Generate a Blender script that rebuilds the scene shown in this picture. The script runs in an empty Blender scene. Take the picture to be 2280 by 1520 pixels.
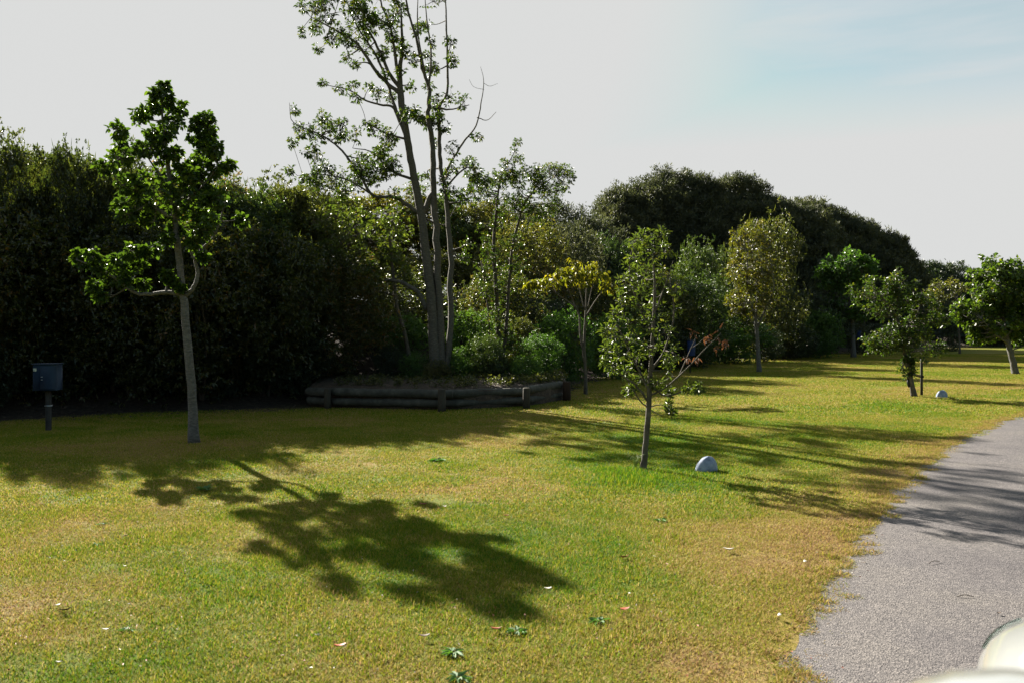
import bpy, math, random
import numpy as np
from mathutils import Vector

rng = np.random.default_rng(11)
random.seed(11)
S = bpy.context.scene
C = S.collection

# ------------------------------------------------------------------ camera, sky, sun, exposure
CAMH, F, HOR = 1.7, 1900.0, 735.0
cam_d = bpy.data.cameras.new('camera')
cam = bpy.data.objects.new('camera', cam_d); C.objects.link(cam)
cam.location = (0, 0, CAMH); cam.rotation_euler = (math.radians(90), 0, 0)
cam_d.sensor_width = 36.0; cam_d.lens = 30.0
cam_d.shift_y = -(760 - HOR) / 2280.0
cam_d.clip_start = 0.05; cam_d.clip_end = 6000
cam_d.dof.use_dof = True; cam_d.dof.focus_distance = 16.0; cam_d.dof.aperture_fstop = 4.5
S.camera = cam

SUN_EL = math.radians(29.5)
SUN_AZ = math.radians(-34.3)            # from +Y, negative = to the left of the view
EXPO = 2.0
SKY_STRENGTH = 0.05
w = bpy.data.worlds.new('World'); S.world = w; w.use_nodes = True
nt = w.node_tree; N = nt.nodes; L = nt.links; N.clear()
out = N.new('ShaderNodeOutputWorld'); bg = N.new('ShaderNodeBackground')
sky = N.new('ShaderNodeTexSky'); sky.sky_type = 'NISHITA'; sky.sun_disc = False
sky.sun_elevation = SUN_EL; sky.sun_rotation = SUN_AZ
sky.air_density = 1.0; sky.dust_density = 1.5; sky.ozone_density = 1.0
CAP = 0.72 / 2 ** EXPO / SKY_STRENGTH
tc = N.new('ShaderNodeTexCoord'); sep = N.new('ShaderNodeSeparateXYZ'); L.new(tc.outputs['Generated'], sep.inputs[0])
# thin high cloud: stretched noise on the sky, thicker low down
mp = N.new('ShaderNodeMapping'); mp.inputs['Scale'].default_value = (1.2, 1.2, 9.0); mp.inputs['Rotation'].default_value = (0.12, 0.05, 0.4)
L.new(tc.outputs['Generated'], mp.inputs[0])
nz = N.new('ShaderNodeTexNoise'); nz.inputs['Scale'].default_value = 1.6; nz.inputs['Detail'].default_value = 7; nz.inputs['Roughness'].default_value = 0.55
L.new(mp.outputs[0], nz.inputs[0])
lowr = N.new('ShaderNodeMapRange'); lowr.inputs[1].default_value = 0.20; lowr.inputs[2].default_value = 0.36; lowr.inputs[3].default_value = 1.0; lowr.inputs[4].default_value = 0.0
L.new(sep.outputs[2], lowr.inputs[0])
nr = N.new('ShaderNodeMapRange'); nr.inputs[1].default_value = 0.42; nr.inputs[2].default_value = 0.72; nr.inputs[3].default_value = 0.42; nr.inputs[4].default_value = 0.85
L.new(nz.outputs[0], nr.inputs[0])
dt = N.new('ShaderNodeVectorMath'); dt.operation = 'DOT_PRODUCT'; L.new(tc.outputs['Generated'], dt.inputs[0])
cf = N.new('ShaderNodeMapRange'); cf.inputs[1].default_value = -0.3; cf.inputs[2].default_value = 0.40; cf.inputs[3].default_value = 0.25; L.new(dt.outputs['Value'], cf.inputs[0])
cm = N.new('ShaderNodeMath'); cm.operation = 'MULTIPLY'; L.new(cf.outputs[0], cm.inputs[0]); L.new(nr.outputs[0], cm.inputs[1])
mx = N.new('ShaderNodeMath'); mx.operation = 'MAXIMUM'; L.new(lowr.outputs[0], mx.inputs[0]); L.new(cm.outputs[0], mx.inputs[1])
# the veil brightens smoothly towards the sun
dt.inputs[1].default_value = (math.sin(SUN_AZ) * math.cos(SUN_EL), math.cos(SUN_AZ) * math.cos(SUN_EL), math.sin(SUN_EL))
vr = N.new('ShaderNodeMapRange'); vr.inputs[1].default_value = -0.9; vr.inputs[2].default_value = 0.45; vr.inputs[3].default_value = 0.26; vr.interpolation_type = 'SMOOTHSTEP'; vr.inputs[4].default_value = 1.0
L.new(dt.outputs['Value'], vr.inputs[0])
veil = N.new('ShaderNodeMix'); veil.data_type = 'RGBA'; veil.blend_type = 'MULTIPLY'; veil.inputs[0].default_value = 1
veil.inputs[6].default_value = (CAP, CAP * 1.01, CAP * 1.03, 1); L.new(vr.outputs[0], veil.inputs[7])
gl = N.new('ShaderNodeMapRange'); gl.inputs[1].default_value = 0.50; gl.inputs[2].default_value = 0.80; gl.interpolation_type = 'SMOOTHSTEP'; L.new(dt.outputs['Value'], gl.inputs[0])
mx2 = N.new('ShaderNodeMath'); mx2.operation = 'MAXIMUM'; L.new(mx.outputs[0], mx2.inputs[0]); L.new(gl.outputs[0], mx2.inputs[1])
mix = N.new('ShaderNodeMix'); mix.data_type = 'RGBA'; L.new(mx2.outputs[0], mix.inputs[0]); tn = N.new('ShaderNodeMix'); tn.data_type = 'RGBA'; tn.blend_type = 'MULTIPLY'; tn.inputs[0].default_value = 1; tn.inputs[7].default_value = (.45, .74, .62, 1); L.new(sky.outputs[0], tn.inputs[6]); L.new(tn.outputs[2], mix.inputs[6]); L.new(veil.outputs[2], mix.inputs[7])
cap = N.new('ShaderNodeVectorMath'); cap.operation = 'MINIMUM'; cap.inputs[1].default_value = (CAP * .99, CAP * 1.0, CAP * .99)
L.new(mix.outputs[2], cap.inputs[0]); L.new(cap.outputs[0], bg.inputs[0]); bg.inputs[1].default_value = SKY_STRENGTH
L.new(bg.outputs[0], out.inputs[0])

sd = bpy.data.lights.new('sun', 'SUN'); sd.energy = 5.0; sd.angle = math.radians(0.6); sd.color = (1.0, 0.93, 0.8)
sun = bpy.data.objects.new('sun', sd); C.objects.link(sun)
sdir = Vector((math.sin(SUN_AZ) * math.cos(SUN_EL), math.cos(SUN_AZ) * math.cos(SUN_EL), math.sin(SUN_EL)))
sun.rotation_euler = sdir.to_track_quat('Z', 'Y').to_euler(); sun.location = sdir * 80
S.view_settings.view_transform = 'Standard'; S.view_settings.look = 'None'
S.view_settings.exposure = EXPO; S.view_settings.gamma = 1.0; S.view_settings.use_curve_mapping = False
S.render.engine = 'CYCLES'

# ------------------------------------------------------------------ helpers
def gnd(px, py):                       # photo pixel on the flat lawn -> (X, Y)
    Y = CAMH * F / (py - HOR); return ((px - 1140) / F * Y, Y)
def at(px, py, Y):                     # photo pixel at distance Y -> point
    return np.array(((px - 1140) / F * Y, Y, CAMH - (py - HOR) / F * Y))

def _lat(ix, iy, seed):
    n = (ix * 374761393 + iy * 668265263 + seed * 974634777) & 0xffffffff
    n = ((n ^ (n >> 13)) * 1274126177) & 0xffffffff
    return ((n ^ (n >> 16)) & 0xffff) / 65535.0
def vnoise(x, y, seed=0):
    x = np.asarray(x, float); y = np.asarray(y, float)
    ix = np.floor(x).astype(np.int64); iy = np.floor(y).astype(np.int64)
    fx = x - ix; fy = y - iy; fx = fx * fx * (3 - 2 * fx); fy = fy * fy * (3 - 2 * fy)
    a = _lat(ix, iy, seed); b = _lat(ix + 1, iy, seed); c = _lat(ix, iy + 1, seed); d = _lat(ix + 1, iy + 1, seed)
    return (a * (1 - fx) + b * fx) * (1 - fy) + (c * (1 - fx) + d * fx) * fy
def fbm(x, y, seed=0, o=4):
    s = 0; a = .5; t = 0
    for k in range(o):
        s = s + a * vnoise(x * 2 ** k, y * 2 ** k, seed + k); t += a; a *= .5
    return s / t
def sstep(a, b, x):
    t = np.clip((x - a) / (b - a), 0, 1); return t * t * (3 - 2 * t)

def tag(o, label=None, cat=None, group=None, kind=None):
    if label: o['label'] = label
    if cat: o['category'] = cat
    if group: o['group'] = group
    if kind: o['kind'] = kind
    return o
def empty(name, loc=(0, 0, 0), rz=0, label=None, cat=None, group=None):
    o = bpy.data.objects.new(name, None); C.objects.link(o); o.location = loc; o.rotation_euler[2] = rz
    o.empty_display_size = .3
    return tag(o, label, cat, group)
def mk(name, V, faces, mat, parent=None, smooth=False, tint=None, loc=None):
    """faces: list of int arrays, each (n,k)"""
    me = bpy.data.meshes.new(name)
    V = np.asarray(V, np.float32).reshape(-1, 3)
    if isinstance(faces, np.ndarray): faces = [faces]
    faces = [np.asarray(f, np.int32) for f in faces if len(f)]
    me.vertices.add(len(V)); me.vertices.foreach_set('co', V.ravel())
    if faces:
        loops = np.concatenate([f.ravel() for f in faces])
        tot = np.concatenate([np.full(len(f), f.shape[1], np.int32) for f in faces])
        start = np.concatenate(([0], np.cumsum(tot)[:-1])).astype(np.int32)
        me.loops.add(len(loops)); me.loops.foreach_set('vertex_index', loops)
        me.polygons.add(len(tot)); me.polygons.foreach_set('loop_start', start); me.polygons.foreach_set('loop_total', tot)
        if smooth: me.polygons.foreach_set('use_smooth', np.ones(len(tot), bool))
    if tint is not None:
        a = me.attributes.new('tint', 'FLOAT', 'POINT'); a.data.foreach_set('value', np.asarray(tint, np.float32))
    me.update(); me.validate()
    if mat: me.materials.append(mat)
    o = bpy.data.objects.new(name, me); C.objects.link(o)
    if parent: o.parent = parent
    if loc is not None: o.location = loc
    return o

class MB:                                  # mesh collector
    def __init__(s): s.V = []; s.Q = []; s.T = []; s.n = 0
    def add(s, V, quads=None, tris=None):
        V = np.asarray(V, float).reshape(-1, 3)
        if quads is not None and len(quads): s.Q.append(np.asarray(quads) + s.n)
        if tris is not None and len(tris): s.T.append(np.asarray(tris) + s.n)
        s.V.append(V); s.n += len(V)
    def tube(s, P, R, n=7, cap=True, bump=0, jseed=0):
        P = np.asarray(P, float); m = len(P); R = np.broadcast_to(np.asarray(R, float), (m,))
        T = np.gradient(P, axis=0); T /= np.linalg.norm(T, axis=1)[:, None] + 1e-9
        ref = np.array((0., 1., 0.)) if abs(T[:, 1]).mean() < .8 else np.array((1., 0, 0))
        A = np.cross(T, ref); A /= np.linalg.norm(A, axis=1)[:, None] + 1e-9
        B = np.cross(T, A)
        th = np.arange(n) / n * 2 * np.pi
        rr = R[:, None] * (1 + (bump * rng.uniform(-1, 1, (m, n)) if bump else 0))
        V = P[:, None] + rr[..., None] * (np.cos(th)[None, :, None] * A[:, None] + np.sin(th)[None, :, None] * B[:, None])
        i = np.arange(m - 1)[:, None] * n; j = np.arange(n)[None]; k = (j + 1) % n
        q = np.stack((i + j, i + k, i + n + k, i + n + j), -1).reshape(-1, 4)
        V = V.reshape(-1, 3)
        if cap:
            V = np.vstack((V, P[0], P[-1])); jj = np.arange(n); kk = (jj + 1) % n
            t = np.vstack((np.stack((kk, jj, np.full(n, m * n)), 1), np.stack(((m - 1) * n + jj, (m - 1) * n + kk, np.full(n, m * n + 1)), 1)))
            s.add(V, q, t)
        else: s.add(V, q)
    def box(s, c, d, rz=0, bev=0):
        c = np.asarray(c, float); d = np.asarray(d, float) / 2
        b = min(bev, *(d * .9)) if bev else 0
        if not b:
            v = np.array([(x, y, z) for z in (-1, 1) for y in (-1, 1) for x in (-1, 1)]) * d
            q = [(0, 2, 3, 1), (4, 5, 7, 6), (0, 1, 5, 4), (2, 6, 7, 3), (0, 4, 6, 2), (1, 3, 7, 5)]; t = []
        else:
            v = []; q = []; t = []; idx = {}
            for sx in (-1, 1):
                for sy in (-1, 1):
                    for sz in (-1, 1):
                        sg = np.array((sx, sy, sz))
                        for ax in range(3):
                            p = sg * (d - b); p[ax] = sg[ax] * d[ax]; idx[(sx, sy, sz, ax)] = len(v); v.append(p)
            for ax in range(3):
                o = [a for a in range(3) if a != ax]
                for sg in (-1, 1):
                    f = []
                    for a, bb in ((-1, -1), (1, -1), (1, 1), (-1, 1)):
                        k = [0, 0, 0]; k[ax] = sg; k[o[0]] = a; k[o[1]] = bb; f.append(idx[(*k, ax)])
                    q.append(f)
                for a in (-1, 1):
                    for bb in (-1, 1):
                        f = []
                        for z, axx in ((-1, o[0]), (1, o[0]), (1, o[1]), (-1, o[1])):
                            k = [0, 0, 0]; k[ax] = z; k[o[0]] = a; k[o[1]] = bb; f.append(idx[(*k, axx)])
                        q.append(f)
            for sx in (-1, 1):
                for sy in (-1, 1):
                    for sz in (-1, 1): t.append([idx[(sx, sy, sz, a)] for a in range(3)])
            v = np.array(v)
        ca, sa = math.cos(rz), math.sin(rz)
        v = np.stack((v[:, 0] * ca - v[:, 1] * sa, v[:, 0] * sa + v[:, 1] * ca, v[:, 2]), 1) + c
        s.add(v, q, t if len(t) else None)
    def build(s, name, mat, parent=None, smooth=False, loc=None):
        return mk(name, np.vstack(s.V), ([np.vstack(s.Q)] if s.Q else []) + ([np.vstack(s.T)] if s.T else []), mat, parent, smooth, None, loc)

def spline(P, k=5):
    P = np.asarray(P, float)
    if len(P) < 3: 
        t = np.linspace(0, 1, k + 1)[:, None]; return P[0] * (1 - t) + P[-1] * t
    Q = np.vstack((2 * P[0] - P[1], P, 2 * P[-1] - P[-2])); o = []
    for i in range(1, len(Q) - 2):
        for t in np.arange(k) / k:
            a, b, c, d = Q[i - 1], Q[i], Q[i + 1], Q[i + 2]
            o.append(.5 * (2 * b + (c - a) * t + (2 * a - 5 * b + 4 * c - d) * t * t + (3 * b - a - 3 * c + d) * t ** 3))
    o.append(P[-1]); return np.array(o)

def unit(v): return v / (np.linalg.norm(v, axis=-1, keepdims=True) + 1e-9)
def rand_dir(n): return unit(rng.normal(size=(n, 3)))

def leaf_geo(P, D, Nn, Ln, W, fold=.25, round_=False, droop=.12):
    """folded leaves. P base points, D direction, Nn normal. returns V, quads, tris, perleaf verts"""
    n = len(P); D = unit(D); Sd = unit(np.cross(D, Nn)); U = np.cross(Sd, D)
    Ln = np.broadcast_to(Ln, (n,))[:, None]; W = np.broadcast_to(W, (n,))[:, None]
    up = U * (W * fold)
    if round_:
        v = np.stack((P, P + D * Ln * .3 + Sd * W * .48 + up, P + D * Ln * .72 + Sd * W * .36 + up * .7 - U * Ln * droop * .5,
                      P + D * Ln - U * Ln * droop, P + D * Ln * .72 - Sd * W * .36 + up * .7 - U * Ln * droop * .5, P + D * Ln * .3 - Sd * W * .48 + up), 1)
        b = np.arange(n)[:, None] * 6
        q = np.vstack((b + np.array((0, 1, 2, 3)), b + np.array((3, 4, 5, 0))))
        return v.reshape(-1, 3), q, None, 6
    v = np.stack((P, P + D * Ln * .45 + Sd * W * .5 + up, P + D * Ln - U * Ln * droop, P + D * Ln * .45 - Sd * W * .5 + up), 1)
    b = np.arange(n)[:, None] * 4
    t = np.vstack((b + np.array((0, 1, 2)), b + np.array((0, 2, 3))))
    return v.reshape(-1, 3), None, t, 4

# ------------------------------------------------------------------ materials
def newmat(name):
    m = bpy.data.materials.new(name); m.use_nodes = True; m.node_tree.nodes.clear(); return m, m.node_tree.nodes, m.node_tree.links
def ramp(N, stops):
    r = N.new('ShaderNodeValToRGB'); e = r.color_ramp.elements
    e[0].position, e[0].color = stops[0][0], (*stops[0][1], 1); e[1].position, e[1].color = stops[-1][0], (*stops[-1][1], 1)
    for p, c in stops[1:-1]:
        x = e.new(p); x.color = (*c, 1)
    return r
def leafmat(name, stops, rough=.38, trans=.4, spec=.5, tcol=1.5, back=(1.15, 1.25, .35)):
    m, N, L = newmat(name)
    at_ = N.new('ShaderNodeAttribute'); at_.attribute_name = 'tint'
    oi = N.new('ShaderNodeObjectInfo'); mr = N.new('ShaderNodeMath'); mr.operation = 'MULTIPLY_ADD'; mr.inputs[1].default_value = .44; mr.inputs[2].default_value = -.2
    L.new(oi.outputs['Random'], mr.inputs[0])
    ad = N.new('ShaderNodeMath'); L.new(at_.outputs['Fac'], ad.inputs[0]); L.new(mr.outputs[0], ad.inputs[1]); ad.use_clamp = True
    r = ramp(N, stops); L.new(ad.outputs[0], r.inputs[0])
    p = N.new('ShaderNodeBsdfPrincipled'); L.new(r.outputs[0], p.inputs['Base Color']); p.inputs['Roughness'].default_value = rough
    p.inputs['Specular IOR Level'].default_value = spec
    t = N.new('ShaderNodeBsdfTranslucent')
    mm = N.new('ShaderNodeMix'); mm.data_type = 'RGBA'; mm.blend_type = 'MULTIPLY'; mm.inputs[0].default_value = 1
    mm.inputs[7].default_value = (back[0] * tcol, back[1] * tcol, back[2] * tcol, 1); L.new(r.outputs[0], mm.inputs[6]); L.new(mm.outputs[2], t.inputs[0])
    mi = N.new('ShaderNodeMixShader'); mi.inputs[0].default_value = trans; L.new(p.outputs[0], mi.inputs[1]); L.new(t.outputs[0], mi.inputs[2])
    o = N.new('ShaderNodeOutputMaterial'); L.new(mi.outputs[0], o.inputs[0]); return m
def noisemat(name, stops, scale=8, detail=6, rough=.85, bump=.3, bscale=None, stretch=(1, 1, 1), spec=.3, metallic=0, coat=0, bdist=.02):
    m, N, L = newmat(name)
    tc = N.new('ShaderNodeTexCoord'); mp = N.new('ShaderNodeMapping'); mp.inputs['Scale'].default_value = stretch; L.new(tc.outputs['Object'], mp.inputs[0])
    n = N.new('ShaderNodeTexNoise'); n.inputs['Scale'].default_value = scale; n.inputs['Detail'].default_value = detail; n.inputs['Roughness'].default_value = .65; L.new(mp.outputs[0], n.inputs[0])
    r = ramp(N, stops); L.new(n.outputs[0], r.inputs[0])
    p = N.new('ShaderNodeBsdfPrincipled'); L.new(r.outputs[0], p.inputs['Base Color']); p.inputs['Roughness'].default_value = rough; p.inputs['Specular IOR Level'].default_value = spec
    p.inputs['Metallic'].default_value = metallic; p.inputs['Coat Weight'].default_value = coat
    if bump:
        n2 = N.new('ShaderNodeTexNoise'); n2.inputs['Scale'].default_value = bscale or scale * 2.5; n2.inputs['Detail'].default_value = 5; L.new(mp.outputs[0], n2.inputs[0])
        b = N.new('ShaderNodeBump'); b.inputs['Strength'].default_value = bump; b.inputs['Distance'].default_value = bdist; L.new(n2.outputs[0], b.inputs['Height']); L.new(b.outputs[0], p.inputs['Normal'])
    o = N.new('ShaderNodeOutputMaterial'); L.new(p.outputs[0], o.inputs[0]); return m

LM = {
 'glossy': leafmat('glossy_green_leaf', [(0, (.026, .05, .012)), (.5, (.048, .082, .016)), (.9, (.085, .12, .02)), (1, (.13, .11, .02))], rough=.42, trans=.42, tcol=1.5, spec=.4),
 'tall': leafmat('tall_tree_leaf', [(0, (.022, .045, .012)), (.55, (.04, .065, .015)), (.86, (.085, .09, .018)), (1, (.17, .10, .02))], rough=.42, trans=.38, tcol=1.6, spec=.4),
 'young': leafmat('young_tree_leaf', [(0, (.036, .058, .018)), (.6, (.065, .086, .024)), (.9, (.09, .10, .025)), (1, (.16, .09, .03))], rough=.42, trans=.42, tcol=1.5, spec=.5),
 'yellow': leafmat('yellow_leaf', [(0, (.10, .14, .02)), (.5, (.18, .19, .02)), (1, (.24, .21, .025))], rough=.5, trans=.5, tcol=1.5, back=(1.1, 1, .3)),
 'gold': leafmat('gold_green_leaf', [(0, (.045, .06, .015)), (.5, (.09, .09, .018)), (1, (.17, .12, .02))], rough=.42, trans=.4, tcol=1.3),
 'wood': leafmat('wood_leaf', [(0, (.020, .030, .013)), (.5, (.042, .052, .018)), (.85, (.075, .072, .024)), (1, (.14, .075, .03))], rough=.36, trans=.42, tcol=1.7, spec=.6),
 'olive': leafmat('olive_leaf', [(0, (.035, .045, .018)), (.6, (.065, .072, .026)), (1, (.12, .10, .035))], rough=.42, trans=.38, tcol=1.6),
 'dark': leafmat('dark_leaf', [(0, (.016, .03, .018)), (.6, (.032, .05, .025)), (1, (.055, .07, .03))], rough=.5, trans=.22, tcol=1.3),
 'shrub': leafmat('shrub_leaf', [(0, (.03, .065, .018)), (.5, (.055, .115, .026)), (1, (.10, .16, .035))], rough=.45, trans=.38, tcol=1.4),
 'midgreen': leafmat('mid_green_leaf', [(0, (.024, .042, .018)), (.5, (.045, .075, .026)), (1, (.085, .11, .035))], rough=.45, trans=.34, tcol=1.3),
 'thicket': leafmat('thicket_leaf', [(0, (.026, .034, .022)), (.5, (.05, .06, .034)), (1, (.10, .105, .055))], rough=.6, trans=.34, tcol=1.3, back=(1.1, 1.1, .6)),
 'brown': leafmat('dead_leaf', [(0, (.07, .038, .022)), (1, (.14, .07, .036))], rough=.7, trans=.35, tcol=1.3, back=(1.1, .85, .6)),
 'weed': leafmat('weed_leaf', [(0, (.05, .13, .04)), (1, (.10, .19, .06))], rough=.7, trans=.3, tcol=1.2),
}
BK = {
 'tallbark': noisemat('dark_grey_bark', [(.3, (.05, .046, .04)), (.55, (.10, .092, .08)), (.75, (.17, .16, .14))], 14, 8, .9, .8, 30, (1, 1, 3.2)),
 'grey': noisemat('grey_bark', [(.3, (.055, .053, .05)), (.52, (.12, .115, .108)), (.75, (.21, .20, .185))], 14, 8, .9, .8, 30, (1, 1, 3.2)),
 'dark': noisemat('dark_bark', [(.3, (.035, .03, .025)), (.7, (.10, .085, .07))], 12, 8, .9, .6, 26, (1, 1, .5)),
 'mid': noisemat('brown_grey_bark', [(.3, (.05, .043, .035)), (.55, (.10, .088, .072)), (.75, (.18, .16, .135))], 12, 8, .9, .8, 28, (1, 1, .7)),
}
log_m = noisemat('weathered_log', [(.3, (.025, .025, .02)), (.55, (.062, .06, .05)), (.8, (.12, .115, .095))], 5, 8, .85, .5, 16, (1, 1, 1))
post_m = noisemat('post_timber', [(.3, (.025, .022, .016)), (.7, (.07, .06, .045))], 9, 8, .85, .5, 22, (1, 1, .35))
endpost_m = noisemat('rotted_post', [(.3, (.018, .010, .006)), (.7, (.05, .028, .016))], 9, 8, .9, .6, 22, (1, 1, .35))
box_m = noisemat('blue_grey_paint', [(.3, (.008, .020, .045)), (.7, (.012, .03, .06))], 6, 5, .45, .05, 30)
stone_m = noisemat('shaded_white_stone', [(.3, (.10, .13, .20)), (.45, (.22, .27, .38)), (.7, (.36, .40, .50))], 9, 7, .75, .5, 22, bdist=.012)  # bluish shade on the white paint is mixed into these colours
binm = noisemat('blue_bin_paint', [(.3, (.012, .03, .12)), (.7, (.02, .05, .17))], 6, 4, .5, .05)
polem = noisemat('dark_pole', [(.3, (.02, .02, .02)), (.7, (.05, .045, .04))], 9, 4, .7, .2)
palem = noisemat('pale_sticker', [(.3, (.4, .45, .38)), (.7, (.55, .55, .45))], 30, 4, .6, 0)
metalm = noisemat('dull_metal', [(.3, (.3, .3, .3)), (.7, (.45, .45, .45))], 30, 4, .4, 0, metallic=.8)
strapm = noisemat('black_strap', [(.3, (.008, .008, .008)), (.7, (.02, .02, .018))], 20, 4, .6, .1)
pipem = noisemat('pale_stick', [(.3, (.22, .2, .19)), (.7, (.34, .32, .3))], 20, 4, .8, .2)

# ------------------------------------------------------------------ terrain
WX = np.array((-400, -60, -30, -18, -10, -5.4, -2.6, .8, 2.4, 5.0, 10.7, 18.8, 36, 64, 130, 500.))
WY = np.array((10, 10, 12, 14.2, 16.2, 18.6, 20.3, 21.6, 28.0, 35., 47., 57., 78., 98., 140., 330.))
def wline(x): return np.interp(x, WX, WY)
def terr(x, y):
    sl = np.gradient(WY, WX); k = 1 / np.sqrt(1 + np.interp(x, WX, sl) ** 2)
    d = (y - wline(x)) * k
    h = 2.4 * sstep(0, 10, d) + .35 * sstep(0, 2.5, d)
    return h + sstep(.5, 3, d) * .25 * (fbm(x * .7, y * .7, 5) - .5)
def wdist(x, y):
    sl = np.gradient(WY, WX); k = 1 / np.sqrt(1 + np.interp(x, WX, sl) ** 2)
    return (y - wline(x)) * k

# path edges
EP = np.array([(-5.6, -16.), (-3.6, -8.), (-1.9, -3.2), (-.42, .3), gnd(1750, 1520), gnd(1835, 1330), gnd(1950, 1160), gnd(2070, 1030), gnd(2165, 965), gnd(2280, 921), (15.0, 21.4), (21., 25.5), (30, 29.5), (45, 34), (80, 42), (160, 55)])
ES = spline(EP, 24)
seg = np.linalg.norm(np.diff(ES, axis=0), axis=1); cum = np.concatenate(([0], np.cumsum(seg)))
nE = 1500; sE = np.linspace(0, cum[-1], nE) ** 1.0
EL = np.stack((np.interp(sE, cum, ES[:, 0]), np.interp(sE, cum, ES[:, 1])), 1)
tE = np.gradient(EL, axis=0); tE /= np.linalg.norm(tE, axis=1)[:, None]; nE_ = np.stack((tE[:, 1], -tE[:, 0]), 1)   # to the right
def edge_signed(x, y):                 # + = on the path side of the left edge (metres)
    x = np.asarray(x, float).ravel(); y = np.asarray(y, float).ravel(); o = np.empty(len(x))
    for i in range(0, len(x), 4000):
        dx = x[i:i + 4000, None] - EL[None, ::3, 0]; dy = y[i:i + 4000, None] - EL[None, ::3, 1]
        j = np.argmin(dx * dx + dy * dy, 1); r = np.arange(len(j))
        o[i:i + 4000] = dx[r, j] * nE_[::3][j, 0] + dy[r, j] * nE_[::3][j, 1]
    return o
def dryness(x, y, es):
    n = fbm(x * .55 + 7, y * .55, 3, 3); n2 = fbm(x * 2.3, y * 2.3, 9, 3)
    d = .53 + .8 * (n - .5) + .75 * (n2 - .5)
    d = d + .38 * sstep(-1.5, -.05, es) * (np.abs(es) < 6)
    g = gnd(1425, 1062); d = d - .5 * np.exp(-(((x - g[0]) / .75) ** 2 + ((y - g[1]) / .7) ** 2))
    g = gnd(1100, 1150); d = d - .18 * np.exp(-(((x - g[0]) / 1.6) ** 2 + ((y - g[1]) / 1.6) ** 2))
    d = d - .25 * sstep(9.5, 12, y) * (1 - sstep(16, 20, y)) * sstep(0, 2, x)
    return np.clip(d, 0, 1)

def axis(parts):
    o = []
    for a, b, s in parts: o.append(np.arange(a, b, s))
    return np.unique(np.concatenate(o + [np.array([parts[-1][1]])]).round(4))
gx = axis([(-3000, -500, 500), (-500, -60, 40), (-60, -24, 3), (-24, -7, .5), (-7, 9, .16), (9, 30, .6), (30, 150, 3), (150, 500, 50), (500, 3000, 500)])
gy = axis([(-2000, -100, 400), (-100, -10, 10), (-10, 2, 1), (2, 14, .16), (14, 40, .45), (40, 150, 2.), (150, 500, 50), (500, 4000, 500)])
GX, GY = np.meshgrid(gx, gy); GZ = terr(GX, GY)
nx, ny = len(gx), len(gy); ii = np.arange(ny - 1)[:, None] * nx + np.arange(nx - 1)[None]
q = np.stack((ii, ii + 1, ii + nx + 1, ii + nx), -1).reshape(-1, 4)
es = edge_signed(GX, GY)
soil = sstep(-1.2, .2, wdist(GX, GY).ravel() + 1.3 * (fbm(GX.ravel() * .8, GY.ravel() * .8, 21) - .5))
ground = mk('ground', np.stack((GX, GY, GZ), -1), q, None, smooth=True, tint=dryness(GX.ravel(), GY.ravel(), es))
a = ground.data.attributes.new('soil', 'FLOAT', 'POINT'); a.data.foreach_set('value', soil.astype(np.float32))
tag(ground, kind='structure')
def grass_ramp(N):
    return ramp(N, [(0, (.06, .155, .006)), (.25, (.15, .215, .010)), (.5, (.235, .235, .016)), (.76, (.32, .25, .042)), (.92, (.46, .35, .13)), (1, (.32, .20, .09))])
m, N, L = newmat('lawn_and_soil')
at1 = N.new('ShaderNodeAttribute'); at1.attribute_name = 'tint'; at2 = N.new('ShaderNodeAttribute'); at2.attribute_name = 'soil'
geo = N.new('ShaderNodeNewGeometry')
nz = N.new('ShaderNodeTexNoise'); nz.inputs['Scale'].default_value = 22; nz.inputs['Detail'].default_value = 8; nz.inputs['Roughness'].default_value = .75; L.new(geo.outputs['Position'], nz.inputs[0])
ma = N.new('ShaderNodeMath'); ma.operation = 'MULTIPLY_ADD'; ma.inputs[1].default_value = 1.1; L.new(nz.outputs[0], ma.inputs[0]); 
mb_ = N.new('ShaderNodeMath'); mb_.operation = 'SUBTRACT'; mb_.inputs[1].default_value = .55; L.new(at1.outputs['Fac'], mb_.inputs[0]); L.new(mb_.outputs[0], ma.inputs[2])
gr = grass_ramp(N); L.new(ma.outputs[0], gr.inputs[0])
dk = N.new('ShaderNodeMix'); dk.data_type = 'RGBA'; dk.blend_type = 'MULTIPLY'; dk.inputs[0].default_value = 1; dk.inputs[7].default_value = (.5, .5, .45, 1); L.new(gr.outputs[0], dk.inputs[6])
n3 = N.new('ShaderNodeTexNoise'); n3.inputs['Scale'].default_value = 9; n3.inputs['Detail'].default_value = 9; n3.inputs['Roughness'].default_value = .7; L.new(geo.outputs['Position'], n3.inputs[0])
sr = ramp(N, [(.3, (.022, .016, .013)), (.55, (.05, .037, .03)), (.72, (.10, .075, .055))]); L.new(n3.outputs[0], sr.inputs[0])
sm = N.new('ShaderNodeMix'); sm.data_type = 'RGBA'; L.new(at2.outputs['Fac'], sm.inputs[0]); L.new(dk.outputs[2], sm.inputs[6]); L.new(sr.outputs[0], sm.inputs[7])
p = N.new('ShaderNodeBsdfPrincipled'); p.inputs['Roughness'].default_value = .95; p.inputs['Specular IOR Level'].default_value = .15; L.new(sm.outputs[2], p.inputs['Base Color'])
b = N.new('ShaderNodeBump'); b.inputs['Strength'].default_value = .9; b.inputs['Distance'].default_value = .03; L.new(nz.outputs[0], b.inputs['Height']); L.new(b.outputs[0], p.inputs['Normal'])
o = N.new('ShaderNodeOutputMaterial'); L.new(p.outputs[0], o.inputs[0]); ground.data.materials.append(m)

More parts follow.
